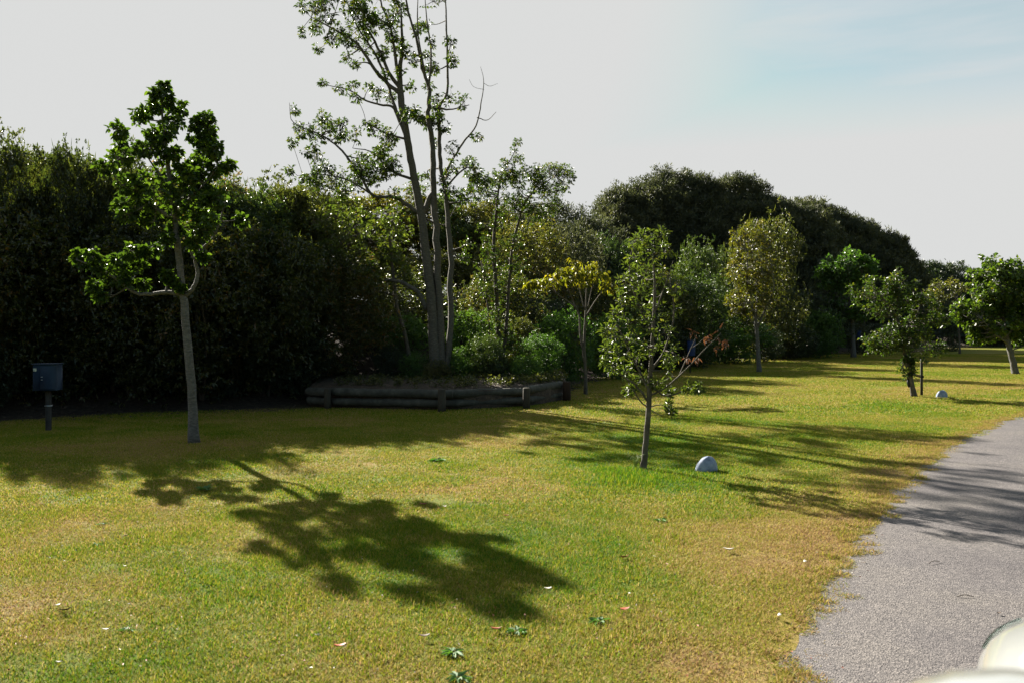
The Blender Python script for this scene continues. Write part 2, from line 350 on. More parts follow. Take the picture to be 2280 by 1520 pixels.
# asphalt path
wob = .10 * (fbm(sE * 1.3, sE * 0, 31, 3) - .5) * 2 + .07 * (vnoise(sE * 7, sE * 0, 33) - .5) * 2
wid = 4.6
A0 = EL + nE_ * (wob - .04)[:, None]; A1 = EL + nE_ * wid
cols = 6; PV = []
for k in range(cols + 1):
    t = k / cols; PV.append(np.column_stack((A0 * (1 - t) + A1 * t, np.full(nE, .004 + .02 * math.sin(math.pi * t)))))
PV = np.array(PV).transpose(1, 0, 2).reshape(-1, 3)
ii = np.arange(nE - 1)[:, None] * (cols + 1) + np.arange(cols)[None]
pq = np.stack((ii, ii + 1, ii + cols + 2, ii + cols + 1), -1).reshape(-1, 4)
m, N, L = newmat('asphalt'); geo = N.new('ShaderNodeNewGeometry')
v = N.new('ShaderNodeTexVoronoi'); v.inputs['Scale'].default_value = 105; L.new(geo.outputs['Position'], v.inputs['Vector'])
n1 = N.new('ShaderNodeTexNoise'); n1.inputs['Scale'].default_value = .9; n1.inputs['Detail'].default_value = 9; L.new(geo.outputs['Position'], n1.inputs[0])
n2 = N.new('ShaderNodeTexNoise'); n2.inputs['Scale'].default_value = 60; n2.inputs['Detail'].default_value = 6; n2.inputs['Roughness'].default_value = .8; L.new(geo.outputs['Position'], n2.inputs[0])
sx = N.new('ShaderNodeSeparateColor'); L.new(v.outputs['Color'], sx.inputs[0])
r1 = ramp(N, [(0, (.025, .023, .026)), (.35, (.075, .069, .071)), (.7, (.165, .15, .145)), (1, (.36, .335, .30))])
m1 = N.new('ShaderNodeMath'); m1.operation = 'MULTIPLY_ADD'; m1.inputs[1].default_value = .55; L.new(sx.outputs[0], m1.inputs[0])
m2 = N.new('ShaderNodeMath'); m2.operation = 'MULTIPLY_ADD'; m2.inputs[1].default_value = .5; m2.inputs[2].default_value = -.06; L.new(n2.outputs[0], m2.inputs[0]); L.new(m2.outputs[0], m1.inputs[2])
L.new(m1.outputs[0], r1.inputs[0])
r2 = ramp(N, [(.3, (.74, .73, .77)), (.5, (.95, .94, .95)), (.7, (1.12, 1.10, 1.04))]); L.new(n1.outputs[0], r2.inputs[0])
mm = N.new('ShaderNodeMix'); mm.data_type = 'RGBA'; mm.blend_type = 'MULTIPLY'; mm.inputs[0].default_value = 1; L.new(r1.outputs[0], mm.inputs[6]); L.new(r2.outputs[0], mm.inputs[7])
p = N.new('ShaderNodeBsdfPrincipled'); p.inputs['Roughness'].default_value = .8; p.inputs['Specular IOR Level'].default_value = .3; L.new(mm.outputs[2], p.inputs['Base Color'])
b = N.new('ShaderNodeBump'); b.inputs['Strength'].default_value = .7; b.inputs['Distance'].default_value = .008; L.new(v.outputs['Distance'], b.inputs['Height']); L.new(b.outputs[0], p.inputs['Normal'])
o = N.new('ShaderNodeOutputMaterial'); L.new(p.outputs[0], o.inputs[0])
path = mk('asphalt_path', PV, pq, m, smooth=True); tag(path, kind='structure')

# ------------------------------------------------------------------ grass (stuff, patches instanced by geometry nodes)
m, N, L = newmat('grass_blades')
ga = N.new('ShaderNodeAttribute'); ga.attribute_name = 'tint'
gi = N.new('ShaderNodeAttribute'); gi.attribute_type = 'INSTANCER'; gi.attribute_name = 'dry'
s1 = N.new('ShaderNodeMath'); s1.operation = 'MULTIPLY_ADD'; s1.inputs[1].default_value = 1.0; s1.inputs[2].default_value = -.48; L.new(ga.outputs['Fac'], s1.inputs[0])
s2 = N.new('ShaderNodeMath'); s2.operation = 'ADD'; s2.use_clamp = True; L.new(s1.outputs[0], s2.inputs[0]); L.new(gi.outputs['Fac'], s2.inputs[1])
gr = grass_ramp(N); L.new(s2.outputs[0], gr.inputs[0])
p = N.new('ShaderNodeBsdfPrincipled'); p.inputs['Roughness'].default_value = .65; p.inputs['Specular IOR Level'].default_value = .12; L.new(gr.outputs[0], p.inputs['Base Color'])
t = N.new('ShaderNodeBsdfTranslucent'); L.new(gr.outputs[0], t.inputs[0])
mi = N.new('ShaderNodeMixShader'); mi.inputs[0].default_value = .42; L.new(p.outputs[0], mi.inputs[1]); L.new(t.outputs[0], mi.inputs[2])
o = N.new('ShaderNodeOutputMaterial'); L.new(mi.outputs[0], o.inputs[0]); GRASS = m

def gn_tree():
    g = bpy.data.node_groups.new('scatter_patches', 'GeometryNodeTree')
    g.interface.new_socket('Geometry', in_out='INPUT', socket_type='NodeSocketGeometry')
    g.interface.new_socket('Geometry', in_out='OUTPUT', socket_type='NodeSocketGeometry')
    n = g.nodes; l = g.links
    gi = n.new('NodeGroupInput'); go = n.new('NodeGroupOutput')
    def attr(nm, ty):
        x = n.new('GeometryNodeInputNamedAttribute'); x.data_type = ty; x.inputs[0].default_value = nm; return x.outputs[0]
    sp = n.new('GeometryNodeSeparateGeometry'); sp.domain = 'POINT'; l.new(gi.outputs[0], sp.inputs[0]); l.new(attr('src', 'BOOLEAN'), sp.inputs[1])
    ip = n.new('GeometryNodeInstanceOnPoints'); l.new(sp.outputs[1], ip.inputs['Points']); l.new(sp.outputs[0], ip.inputs['Instance'])
    l.new(attr('rot', 'FLOAT_VECTOR'), ip.inputs['Rotation']); l.new(attr('scl', 'FLOAT_VECTOR'), ip.inputs['Scale'])
    l.new(ip.outputs[0], go.inputs[0]); return g
GN = gn_tree()
def scatter(name, nbl, rad, h, wd, pts, dry, scl, label, flat=.55):
    rr = rad * np.sqrt(rng.random(nbl)); th = rng.random(nbl) * 2 * np.pi
    P = np.stack((rr * np.cos(th), rr * np.sin(th), np.full(nbl, -.004)), 1)
    lean = rng.random(nbl) ** .8 * flat * 2.2; az = rng.random(nbl) * 2 * np.pi
    D = unit(np.stack((np.cos(az) * lean, np.sin(az) * lean, np.ones(nbl)), 1))
    H = h * rng.uniform(.45, 1.25, nbl); Wd = wd * rng.uniform(.7, 1.3, nbl)
    sd = np.stack((-np.sin(az + rng.normal(size=nbl) * .7), np.cos(az), np.zeros(nbl)), 1); sd = unit(sd)
    mid = P + D * (H * .55)[:, None]; D2 = unit(D + np.stack((np.cos(az), np.sin(az), -.35 * np.ones(nbl)), 1) * .45)
    tip = mid + D2 * (H * .5)[:, None]
    w_ = sd * Wd[:, None] / 2
    V = np.stack((P - w_, P + w_, mid + w_ * .8, mid - w_ * .8, tip), 1).reshape(-1, 3)
    b = np.arange(nbl)[:, None] * 5
    n0 = len(V); V = np.vstack((V, pts))
    tint = np.concatenate((np.repeat(rng.random(nbl), 5), np.zeros(len(pts))))
    ob = mk(name, V, [b + np.array((0, 1, 2, 3)), b + np.array((3, 2, 4))], GRASS, tint=tint)
    me = ob.data; n = len(V)
    if len(me.vertices) != n: print('VERT MISMATCH', len(me.vertices), n)
    s = np.zeros(n, bool); s[:n0] = True
    a = me.attributes.new('src', 'BOOLEAN', 'POINT'); a.data.foreach_set('value', s)
    R = np.zeros((n, 3), np.float32); R[n0:, 2] = rng.random(len(pts)) * 6.283
    a = me.attributes.new('rot', 'FLOAT_VECTOR', 'POINT'); a.data.foreach_set('vector', R.ravel())
    Sc = np.ones((n, 3), np.float32); Sc[n0:] = scl
    a = me.attributes.new('scl', 'FLOAT_VECTOR', 'POINT'); a.data.foreach_set('vector', Sc.ravel())
    dd = np.zeros(n, np.float32); dd[n0:] = dry
    a = me.attributes.new('dry', 'FLOAT', 'POINT'); a.data.foreach_set('value', dd)
    mod = ob.modifiers.new('scatter', 'NODES'); mod.node_group = GN
    return tag(ob, label, 'grass', kind='stuff')
def field(y0, y1, sp, margin=1.0):
    out = []
    for y in np.arange(y0, y1, sp):
        x = np.arange(-.62 * y - margin, .62 * y + margin, sp)
        out.append(np.stack((x, np.full(len(x), y)), 1))
    P = np.vstack(out); P = P + rng.uniform(-.5, .5, P.shape) * sp
    e = edge_signed(P[:, 0], P[:, 1]); d = wdist(P[:, 0], P[:, 1])
    lim = -.07 + .14 * (vnoise(P[:, 0] * 3, P[:, 1] * 3, 44) - .5) * 2
    k = ((e < lim) | (e > wid + .3)) & (d < -.3 + .8 * (fbm(P[:, 0], P[:, 1], 8) - .5) * 2)
    return P[k], e[k]
def lay(name, y0, y1, sp, nbl, rad, h, wd, label):
    P, e = field(y0, y1, sp, 3.0 + 8 * (y0 > 16)); dr = dryness(P[:, 0], P[:, 1], e) + rng.normal(0, .085, len(P))
    s = rng.uniform(.8, 1.2, (len(P), 1)) * np.ones((1, 3)); s[:, 2] *= (1.15 - .5 * dr) * (.6 + .9 * fbm(P[:, 0] * 1.7, P[:, 1] * 1.7, 51))
    g = gnd(1425, 1062); bb = np.exp(-(((P[:, 0] - g[0]) / .55) ** 2 + ((P[:, 1] - g[1]) / .45) ** 2)); s[:, 2] *= 1 + 1.5 * bb
    Z = terr(P[:, 0], P[:, 1])
    scatter(name, nbl, rad, h, wd, np.column_stack((P, Z)), dr, s, label)
lay('grass', .4, 8.2, .165, 400, .19, .030, .0042, 'short olive and straw coloured lawn grass nearest the camera')
lay('grass', 8.0, 17.5, .34, 760, .34, .030, .0070, 'short green and tan lawn grass around the young tree')
lay('grass', 17, 62, .85, 1500, .85, .034, .013, 'sunlit far lawn grass in front of the thicket')
# sparse loose straw blown onto the path
idx = rng.integers(0, len(EL), 2600); idx = idx[(EL[idx, 1] > 3) & (EL[idx, 1] < 22)]; nn_ = len(idx)
fr = EL[idx] + nE_[idx] * (wob[idx] + np.abs(rng.normal(0, .16, nn_)))[:, None] + rng.normal(0, .05, (nn_, 2))
scatter('loose_straw', 9, .10, .035, .004, np.column_stack((fr, np.full(nn_, .006))), rng.uniform(.6, 1, nn_), rng.uniform(.6, 1.25, (nn_, 3)) * np.array((1, 1, .35)),
        'loose straw lying thinly on the asphalt beside the lawn edge', flat=2.2)
# ragged dry fringe along the path edge
k = (EL[:, 1] > 0) & (EL[:, 1] < 26)
ed = EL[k]; idx = rng.integers(0, len(ed), 900); jit = rng.normal(0, .05, 900) + .0
fr = ed[idx] + nE_[k][idx] * (wob[k][idx] + jit - .06)[:, None] + rng.normal(0, .04, (900, 2))
scatter('straw_fringe', 130, .075, .05, .0048, np.column_stack((fr, np.full(900, .004))), rng.uniform(.6, .9, 900), rng.uniform(.6, 1.25, (900, 3)) * np.array((1, 1, .8)),
        'dry straw and runners spilling over the path edge', flat=1.3)

# ------------------------------------------------------------------ leaf clumps and trees
def clump_leaves(cent, rad, nt, nl, ll, lw, round_=True, droop=.3, up=.35, outward=.6):
    """cent (m,3), rad (m,). nt twig tips per clump, nl leaves per tip"""
    cent = np.asarray(cent, float); rad = np.asarray(rad, float); m = len(cent)
    tips = np.repeat(cent, nt, 0) + rand_dir(m * nt) * (np.repeat(rad, nt) * rng.random(m * nt) ** .45)[:, None]
    T = np.repeat(tips, nl, 0); n = len(T)
    D = rand_dir(n); D[:, 2] = D[:, 2] * .7 - droop * .5
    od = unit(np.repeat(tips - np.repeat(cent, nt, 0), nl, 0)); D = unit(D + od * outward)
    P = T + D * (ll * rng.uniform(.0, .5, n))[:, None]
    Nn = rand_dir(n); Nn[:, 2] = np.abs(Nn[:, 2]) + up
    L_ = ll * rng.uniform(.6, 1.2, n); W_ = lw * rng.uniform(.7, 1.15, n)
    V, q, t, k = leaf_geo(P, D, Nn, L_, W_, round_=round_, droop=.15 + droop * .3)
    base = np.repeat(rng.random(m * nt) * .5, nl) + rng.random(n) * .5
    return V, q, t, np.repeat(base, k), tips

def ell(cx, cy, rx, ry, n, r, depth=1.0, shell=.5):
    o = []
    while len(o) < n:
        v = rng.normal(size=3); v /= np.linalg.norm(v); s = rng.uniform(shell, 1) ** .7
        o.append((cx + v[0] * rx * s, cy + v[2] * ry * s, r * rng.uniform(.75, 1.25), v[1] * rx * s * depth))
    return o

YA = CAMH * F / 250
def tree(name, label, cat, Y, base, stems, blobs, lm, bk, ll, lw, nt, nl, group=None, zb=0, round_=True, droop=.3, dscale=.8, twig=.008, sides=8, outward=.6, crown='crown', limbs=None):
    """stems: list of lists (px,py,r) or (px,py,r,dy_px); first is the trunk. blobs (px,py,rpx[,dy_px]) all at depth Y"""
    bp = at(base[0], base[1], Y); bp[2] = zb
    root = empty(name, bp, 0, label, cat, group)
    pts = []; tr = MB(); limb = MB()
    for k, s in enumerate(stems):
        dy = rng.normal(0, 22) if k else 0
        P = []
        for j, v in enumerate(s):
            d = v[3] if len(v) > 3 else dy * j / max(1, len(s) - 1)
            q_ = at(v[0], v[1], Y); q_[1] += d / F * Y; P.append(q_ - bp)
        if k == 0: P[0][2] = -.05
        R = np.array([v[2] for v in s]); Ps = spline(P, 5); Rs = np.interp(np.linspace(0, 1, len(Ps)), np.linspace(0, 1, len(R)), R)
        if k == 0: Rs[:3] *= np.array((1.25, 1.12, 1.04))
        Ps[1:-1] += rng.normal(0, 1, (len(Ps) - 2, 3)) * Rs[1:-1, None] * (.18 if k else .05)
        (tr if k == 0 else limb).tube(Ps, Rs, sides if k == 0 else 6, bump=.07); pts.append(np.column_stack((Ps, Rs)))
    allp = np.vstack(pts); tr.build('trunk', BK[bk], root, True)
    cs = []; rs = []
    sk = allp[int(len(pts[0]) * .35):] if len(allp) > 30 else allp
    for b_ in blobs:
        d = b_[3] if len(b_) > 3 else rng.normal(0, 1) * 34 * dscale
        c = at(b_[0], b_[1], Y); c[1] += d / F * Y; c = c - bp; r = b_[2] / F * Y * (.86 if Y == YA else 1)
        cs.append(c); rs.append(r)
        if twig:
            dd = sk[:, :3] - c; dist = np.linalg.norm(dd, axis=1) + .6 * np.maximum(0, sk[:, 2] - c[2]); j = np.argmin(dist)
            a_ = sk[j, :3]; mid = (a_ + c) / 2 + rng.normal(0, .08, 3) * dist[j] + np.array((0, 0, -.06 * dist[j]))
            limb.tube(spline([a_, mid, c], 4), np.linspace(min(sk[j, 3] * .7, twig * 2.2), twig * .5, 9), 5, False)
    cs = np.array(cs); rs = np.array(rs)
    V, q_, t_, ti, tips = clump_leaves(cs, rs, nt, nl, ll, lw, round_, droop, outward=outward)
    if twig:
        ci = np.repeat(np.arange(len(cs)), nt)
        for j in range(len(tips)): limb.tube(np.array((cs[ci[j]], (cs[ci[j]] + tips[j]) / 2 + rng.normal(0, .01, 3), tips[j])), (twig * .5, twig * .35, twig * .2), 3, False)
    if limb.n: limb.build('branches', BK[bk], root, True)
    mk(crown, V, [x for x in (q_, t_) if x is not None], LM[lm], root, tint=ti)
    return root

# --- generic crowns for the wood: crown ellipsoid of clumps, radius R, from z0 to H
def crown_mesh(R, z0, H, ncl, cr, nt, nl, ll, lw, up=.4, droop=.2, low=.25, spiky=0, seed=0):
    cs = []; hz = (H - z0) / 2; zc = (H + z0) / 2
    while len(cs) < ncl:
        v = rng.normal(size=3); v /= np.linalg.norm(v)
        if v[2] < 0 and rng.random() > low: continue
        s = rng.uniform(.72, 1.0) if rng.random() < .8 else rng.uniform(.2, .7)
        lump = .70 + .58 * fbm(v[0] * 1.8 + 9 + seed, v[1] * 1.8 + v[2] * 2.1 + seed, seed, 2)
        cs.append((v[0] * R * s * lump, v[1] * R * s * lump, zc + v[2] * hz * s * lump))
    cs = np.array(cs); rs = cr * rng.uniform(.5, 1.45, len(cs))
    V, q_, t_, ti, tips = clump_leaves(cs, rs, nt, nl, ll, lw, False, droop, up)
    if spiky:                                     # upright sprigs breaking the outline
        n = spiky; j = rng.integers(0, len(tips), n); P = tips[j]
        D = rand_dir(n) * .55; D[:, 2] += 1
        V2, q2, t2, k2 = leaf_geo(P, D, rand_dir(n), ll * rng.uniform(1.5, 3.2, n), lw * .7, droop=.05)
        t_ = np.vstack((t_, t2 + len(V))); V = np.vstack((V, V2)); ti = np.concatenate((ti, np.repeat(rng.random(n), k2)))
    return V, t_, ti
def trunk_mb(R, z0, H, n, r):
    mb = MB()
    for i in range(n):
        a_ = rng.random() * 6.28; e = rng.uniform(.3, .75); top = np.array((math.cos(a_) * R * e, math.sin(a_) * R * e, H * rng.uniform(.55, .85)))
        b0 = np.array((math.cos(a_) * .4 * r, math.sin(a_) * .4 * r, -.4))
        mid = b0 * .6 + top * .4 + np.array((0, 0, H * .06)) + rng.normal(0, .12, 3)
        mb.tube(spline([b0, mid, top], 6), np.linspace(r, r * .25, 13), 6, bump=.1)
    return mb
VAR = {}
def variant(kind, i, R, z0, H, ncl, cr, nt, nl, ll, lw, ntr, tr, **kw):
    V, t_, ti = crown_mesh(R, z0, H, ncl, cr, nt, nl, ll, lw, seed=i * 7 + len(kind), **kw)
    VAR[(kind, i)] = dict(R=R, H=H, V=V, t=t_, ti=ti, tr=trunk_mb(R, z0, H, ntr, tr), me={})
for i in range(3): variant('tree', i, 2.0, .5, 5.2, 230, .35, 18, 7, .10, .065, 4, .085, spiky=350, low=.5)
for i in range(2): variant('bushy', i, 1.9, -.1, 4.0, 190, .42, 18, 7, .09, .055, 5, .05, low=.8, spiky=500)
for i in range(2): variant('shrub', i, 1.1, .0, 1.7, 130, .22, 15, 7, .065, .036, 5, .02, low=.8, up=.8)
def place(kind, i, px, Y, top_py, rpx, lm, name, label, cat, group=None, rz=None, zoff=0):
    v = VAR[(kind, i)]; X = (px - 1140) / F * Y; zg = float(terr(np.array([X]), np.array([Y]))[0]) + zoff
    ztop = CAMH - (top_py - HOR) / F * Y; sz = (ztop - zg) / v['H']; sx = (rpx / F * Y) / v['R']
    root = empty(name, (X, Y, zg), rng.random() * 6.28 if rz is None else rz, label, cat, group)
    root.scale = (sx, sx, sz)
    if lm not in v['me']:
        t0 = v['tr'].build('trunk', BK['dark'], root, True); c0 = mk('crown', v['V'], v['t'], LM[lm], root, tint=v['ti']); v['me'][lm] = (t0.data, c0.data)
    else:
        for nm, me in zip(('trunk', 'crown'), v['me'][lm]):
            o_ = bpy.data.objects.new(nm, me); C.objects.link(o_); o_.parent = root
    return root

# dark wood on the left: back row (skyline), then front row on the bank
back = [(-420, 23, 300, 190, 0, 'dark wood tree furthest out beyond the left edge of the lawn'), (-250, 24, 310, 180, 1, 'dark wood tree second out beyond the left edge of the lawn'), (-110, 23, 322, 170, 2, 'dark wood tree just outside the left edge of the lawn'),
 (20, 23.5, 322, 120, 0, 'leftmost tree on the skyline of the dark wood'), (125, 24, 322, 100, 1, 'skyline tree of the wood just left of the dense young tree'),
 (235, 24.5, 340, 115, 2, 'leafy wood tree directly behind the left half of the tall-crowned lawn tree'), (345, 25, 365, 115, 0, 'wood tree directly behind the crown of the tall-crowned lawn tree'),
 (450, 25, 385, 115, 1, 'wood tree showing at the right side of the tall-crowned lawn tree'), (545, 24.5, 402, 105, 2, 'rounded olive tree top in the dip right of the tall-crowned lawn tree'),
 (650, 26, 418, 105, 0, 'yellow-flecked wood tree left of the tall bare-stemmed tree'), (750, 27, 418, 110, 1, 'yellow-green wood tree under the left boughs of the tall bare-stemmed tree'),
 (855, 28, 432, 105, 2, 'wood tree directly behind the left side of the tall bare stems'), (960, 29, 430, 100, 0, 'wood tree directly behind the tall bare stems'),
 (1060, 30, 448, 95, 1, 'wood tree just right of the tall bare stems')]
for b_ in back:
    b_ = (b_[0], b_[1] - (4.0 if b_[0] < 700 else -6.5), b_[2] + (26, 12, 34, 8)[b_[0] // 90 % 4] if b_[0] < 500 else b_[2] + int(rng.uniform(-16, 16))) + tuple(b_[3:])
    lab = b_[5] if len(b_) > 5 else 'dark wood tree standing beyond the left edge of the lawn'
    place('tree', b_[4], b_[0], b_[1], b_[2] + 8, b_[3] * 1.12, ('wood', 'olive', 'wood', 'tall', 'wood', 'olive', 'midgreen')[b_[0] // 90 % 7] if b_[0] < 500 else ('olive', 'gold', 'midgreen', 'olive')[b_[0] // 90 % 4], 'tree', lab, 'tree', 'trees of the dark wood')
front = [(-330, 17.5, 440, 190, 0, 'dark bushy tree on the bank, far outside the left edge'), (-150, 18.2, 450, 190, 1, 'dark bushy tree on the bank, just outside the left edge'), (10, 18.8, 440, 170, 0, 'shaded tree behind the blue metal meter box'), (150, 19.3, 470, 160, 1, 'shaded bush between the meter box and the pale trunk'),
 (300, 19.8, 480, 160, 0, 'shaded bushy tree just left of the pale lawn trunk'), (450, 20.3, 470, 160, 1, 'shaded bushy tree just right of the pale lawn trunk'), (590, 21, 500, 150, 0, 'shaded bushy tree above the left end of the log wall'),
 (725, 22.5, 570, 140, 1, 'shaded bushy tree behind the log wall, left of the curved bough'), (860, 26, 590, 130, 0, 'shaded bush behind the slender leaning stem in the planting bed')]
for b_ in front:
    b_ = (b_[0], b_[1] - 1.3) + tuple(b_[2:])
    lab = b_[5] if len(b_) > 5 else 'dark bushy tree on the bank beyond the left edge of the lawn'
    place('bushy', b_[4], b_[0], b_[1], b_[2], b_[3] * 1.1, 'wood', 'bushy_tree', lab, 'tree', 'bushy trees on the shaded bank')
peaks = [(30, 17.6, 308, 105, 'small pointed tree top rising highest at the far left skyline'), (150, 18, 320, 95, 'small rounded tree top on the left skyline'), (255, 18.6, 345, 95, 'little tree top just left of the tall-crowned lawn tree on the skyline'),
 (515, 21, 398, 105, 'little tree top just right of the tall-crowned lawn tree on the skyline'), (610, 22.5, 410, 100, 'little tree top at the dip of the skyline'), (685, 24.5, 404, 95, 'yellowish little tree top left of the tall bare stems')]
for i, b_ in enumerate(peaks):
    place('tree', i % 3, b_[0], b_[1], b_[2], b_[3], 'olive' if i > 3 else 'wood', 'tree', b_[4], 'tree', 'trees of the dark wood')
rear = [(-330, 26, 345, 210, 'second rank dark tree far outside the left edge'), (-160, 26.5, 350, 210, 'second rank dark tree just outside the left edge'), (10, 26, 352, 200, 'dark tree filling the second rank of the wood at the left edge'), (190, 26.5, 360, 200, 'dark tree in the second rank, left of the tall-crowned lawn tree'),
 (370, 27, 385, 200, 'dark tree in the second rank behind the tall-crowned lawn tree'), (560, 28, 425, 190, 'dark tree in the second rank at the dip of the skyline'),]
for i, b_ in enumerate(rear):
    place('tree', i % 3, b_[0], b_[1], b_[2] + 10, b_[3], 'wood', 'tree', b_[4] if len(b_) > 4 else 'dark wood tree standing beyond the left edge of the lawn', 'tree', 'trees of the dark wood')
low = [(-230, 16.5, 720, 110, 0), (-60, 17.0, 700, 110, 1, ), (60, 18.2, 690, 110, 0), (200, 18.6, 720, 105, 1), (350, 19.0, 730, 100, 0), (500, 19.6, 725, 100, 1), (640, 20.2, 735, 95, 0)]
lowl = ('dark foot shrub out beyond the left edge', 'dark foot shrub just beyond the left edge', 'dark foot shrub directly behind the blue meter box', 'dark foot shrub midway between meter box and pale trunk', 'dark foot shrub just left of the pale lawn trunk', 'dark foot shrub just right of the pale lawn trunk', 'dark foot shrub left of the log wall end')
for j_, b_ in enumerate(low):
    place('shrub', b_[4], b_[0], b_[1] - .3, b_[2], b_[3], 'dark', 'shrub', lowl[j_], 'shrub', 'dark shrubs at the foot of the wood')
# middle greenery right of the bed
midg = [('bushy', 0, 850, 30, 570, 140, 'wood', 'dark bush on the bank behind the curved low bough of the tall tree'), ('bushy', 1, 960, 31, 560, 120, 'olive', 'olive bush on the bank behind the tall bare stems'), ('bushy', 0, 1160, 31, 485, 110, 'olive', 'olive bushy tree behind the loose two-topped tree'), ('bushy', 1, 1260, 35, 500, 95, 'thicket', 'grey-green bush on the slope right of the loose two-topped tree'),
 ('bushy', 0, 1230, 30, 580, 80, 'wood', 'dark bush above the yellow-leaved tree on its left'), ('bushy', 1, 1345, 40, 520, 80, 'midgreen', 'green conical tree at the left foot of the big dark thicket'),
 ('bushy', 1, 1330, 33, 600, 85, 'olive', 'olive bush directly behind the yellow-leaved tree'), ('bushy', 0, 1440, 38, 600, 100, 'olive', 'olive bush directly behind the young lawn tree'),
 ('bushy', 1, 1560, 44, 530, 70, 'midgreen', 'green pointed tree in front of the big dark thicket'), ('bushy', 0, 1530, 40, 610, 110, 'midgreen', 'broad green bush between the young lawn tree and the golden tree'),
 ('bushy', 1, 1610, 46, 650, 90, 'olive', 'low olive bush left of the golden-green tree'), ('bushy', 0, 1700, 50, 475, 90, 'olive', 'grey-olive tree behind the top of the golden-green tree'),
 ('bushy', 1, 1790, 54, 640, 90, 'dark', 'dark bush between the golden tree and the far upright tree'), ('bushy', 0, 1420, 36, 680, 90, 'dark', 'dark low bush behind the young lawn tree'),
 ('bushy', 1, 1110, 26.5, 600, 100, 'wood', 'dark bush behind the right part of the planting bed'), ('bushy', 0, 1210, 28, 660, 80, 'dark', 'dark bush behind the stems of the yellow-leaved tree')]
for k_, i, px, Y, tp, r, lm, lab in midg: place(k_, i, px, Y, tp, r, lm, 'bushy_tree', lab, 'tree', 'bushes on the slope behind the lawn')
sh = [(0, 960, 26, 690, 90, 'midgreen', 'mid-green shrub behind the foot of the tall bare stems'), (1, 830, 25, 700, 90, 'dark', 'dark shrub behind the left half of the log-edged bed'), (0, 1060, 28, 660, 90, 'midgreen', 'mid-green shrub on the bank between tall stems and two-topped tree'), (1, 1160, 30, 680, 80, 'shrub', 'green shrub on the bank left of the yellow-leaved tree'),
 (0, 1250, 25.5, 690, 75, 'shrub', 'wide green shrub with a sunlit top behind the yellow tree stems'), (1, 1360, 30, 700, 70, 'shrub', 'green shrub behind the left side of the young lawn tree'),
 (1, 1625, 44, 703, 90, 'shrub', 'rounded green shrub with a sunlit top left of the golden tree trunk'), (0, 1700, 46, 735, 50, 'dark', 'small dark shrub at the golden tree trunk'),
 (0, 1820, 52, 690, 60, 'shrub', 'small bright-topped shrub left of the far upright tree'), (1, 1760, 50, 715, 70, 'dark', 'dark shrub right of the golden tree trunk'),
 (1, 1480, 38, 730, 80, 'dark', 'dark shrub beside the first blue bin'), (0, 1940, 62, 720, 60, 'dark', 'dark shrub right of the far upright trunk')]
for i, px, Y, tp, r, lm, lab in sh: place('shrub', i, px, Y, tp, r, lm, 'shrub', lab, 'shrub', 'shrubs at the edge of the lawn')

# big wind-clipped thickets far right
def thicket(outline, Y0, Y1, n, ll, label, lm='thicket', lumps=160):
    xs = np.array([o_[0] for o_ in outline]); ys = np.array([o_[1] for o_ in outline], float)
    # solid mound of many overlapping tufts: tops follow the outline at mid depth, falling to the ground at the front
    cx = (xs[0] + xs[-1]) / 2
    px = rng.uniform(xs[0], xs[-1], n); tt = rng.random(n) ** .8                      # 0 = crest, 1 = front foot
    Y = Y1 + (Y0 - Y1) * tt
    crest = CAMH - (np.interp(px, xs, ys) - HOR) / F * Y1
    X = (px - 1140) / F * Y1
    prof = np.cos(tt * np.pi / 2) ** .55
    z = crest * prof + .0
    bmp = fbm(X * .38, Y * .45 + z * .5, 61, 4) - .5
    z = z + bmp * 1.9 * (1 - .3 * tt) - .35 + (fbm(X * 1.5, Y * 1.2, 91, 2) - .5) * 1.0 * (1 - tt) ; Y = Y - bmp * 1.5
    z = np.maximum(z, 0)
    nb = n // 4; P = np.stack((X, Y, z), 1); bk_ = rng.integers(0, n, nb); PB = P[bk_].copy(); PB[:, 1] = 2 * Y1 - PB[:, 1]; P = np.vstack((P, PB)); n = len(P)
    P = P + rng.normal(0, .14, P.shape); P[:, 2] += np.where(rng.random(n) < .10, np.abs(rng.normal(0, .26, n)), 0)
    nc = n // 110; cen = P[rng.integers(0, n, nc)] + rng.normal(0, .22, (nc, 3)) + (0, -.12, .16); j = rng.integers(0, nc, n); sel = rng.random(n) < .5
    P[sel] = cen[j[sel]] + rand_dir(sel.sum()) * (rng.random(sel.sum()) ** .6 * .42)[:, None]
    D = rand_dir(n) * .85 + np.array((0, -.3, .7)); Nn = rand_dir(n)
    V, q_, t_, k = leaf_geo(P, D, Nn, ll * rng.uniform(.5, 1.5, n), ll * .3, droop=.05)
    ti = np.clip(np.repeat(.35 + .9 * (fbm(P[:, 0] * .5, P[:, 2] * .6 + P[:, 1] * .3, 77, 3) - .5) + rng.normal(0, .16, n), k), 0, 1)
    # solid inner mound added to block light, in the darkest leaf tint
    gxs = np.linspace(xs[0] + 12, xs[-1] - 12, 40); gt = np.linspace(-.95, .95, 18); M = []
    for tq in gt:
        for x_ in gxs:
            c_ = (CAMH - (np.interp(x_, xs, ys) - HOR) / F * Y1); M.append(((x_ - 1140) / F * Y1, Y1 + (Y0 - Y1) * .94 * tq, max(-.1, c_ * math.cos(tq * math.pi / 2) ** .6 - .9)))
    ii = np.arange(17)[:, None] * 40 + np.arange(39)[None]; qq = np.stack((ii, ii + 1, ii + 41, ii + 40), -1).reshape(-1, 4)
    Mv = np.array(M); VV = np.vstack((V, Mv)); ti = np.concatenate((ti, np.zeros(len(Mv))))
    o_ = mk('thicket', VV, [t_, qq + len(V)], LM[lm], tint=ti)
    return tag(o_, label, 'thicket', kind='stuff')
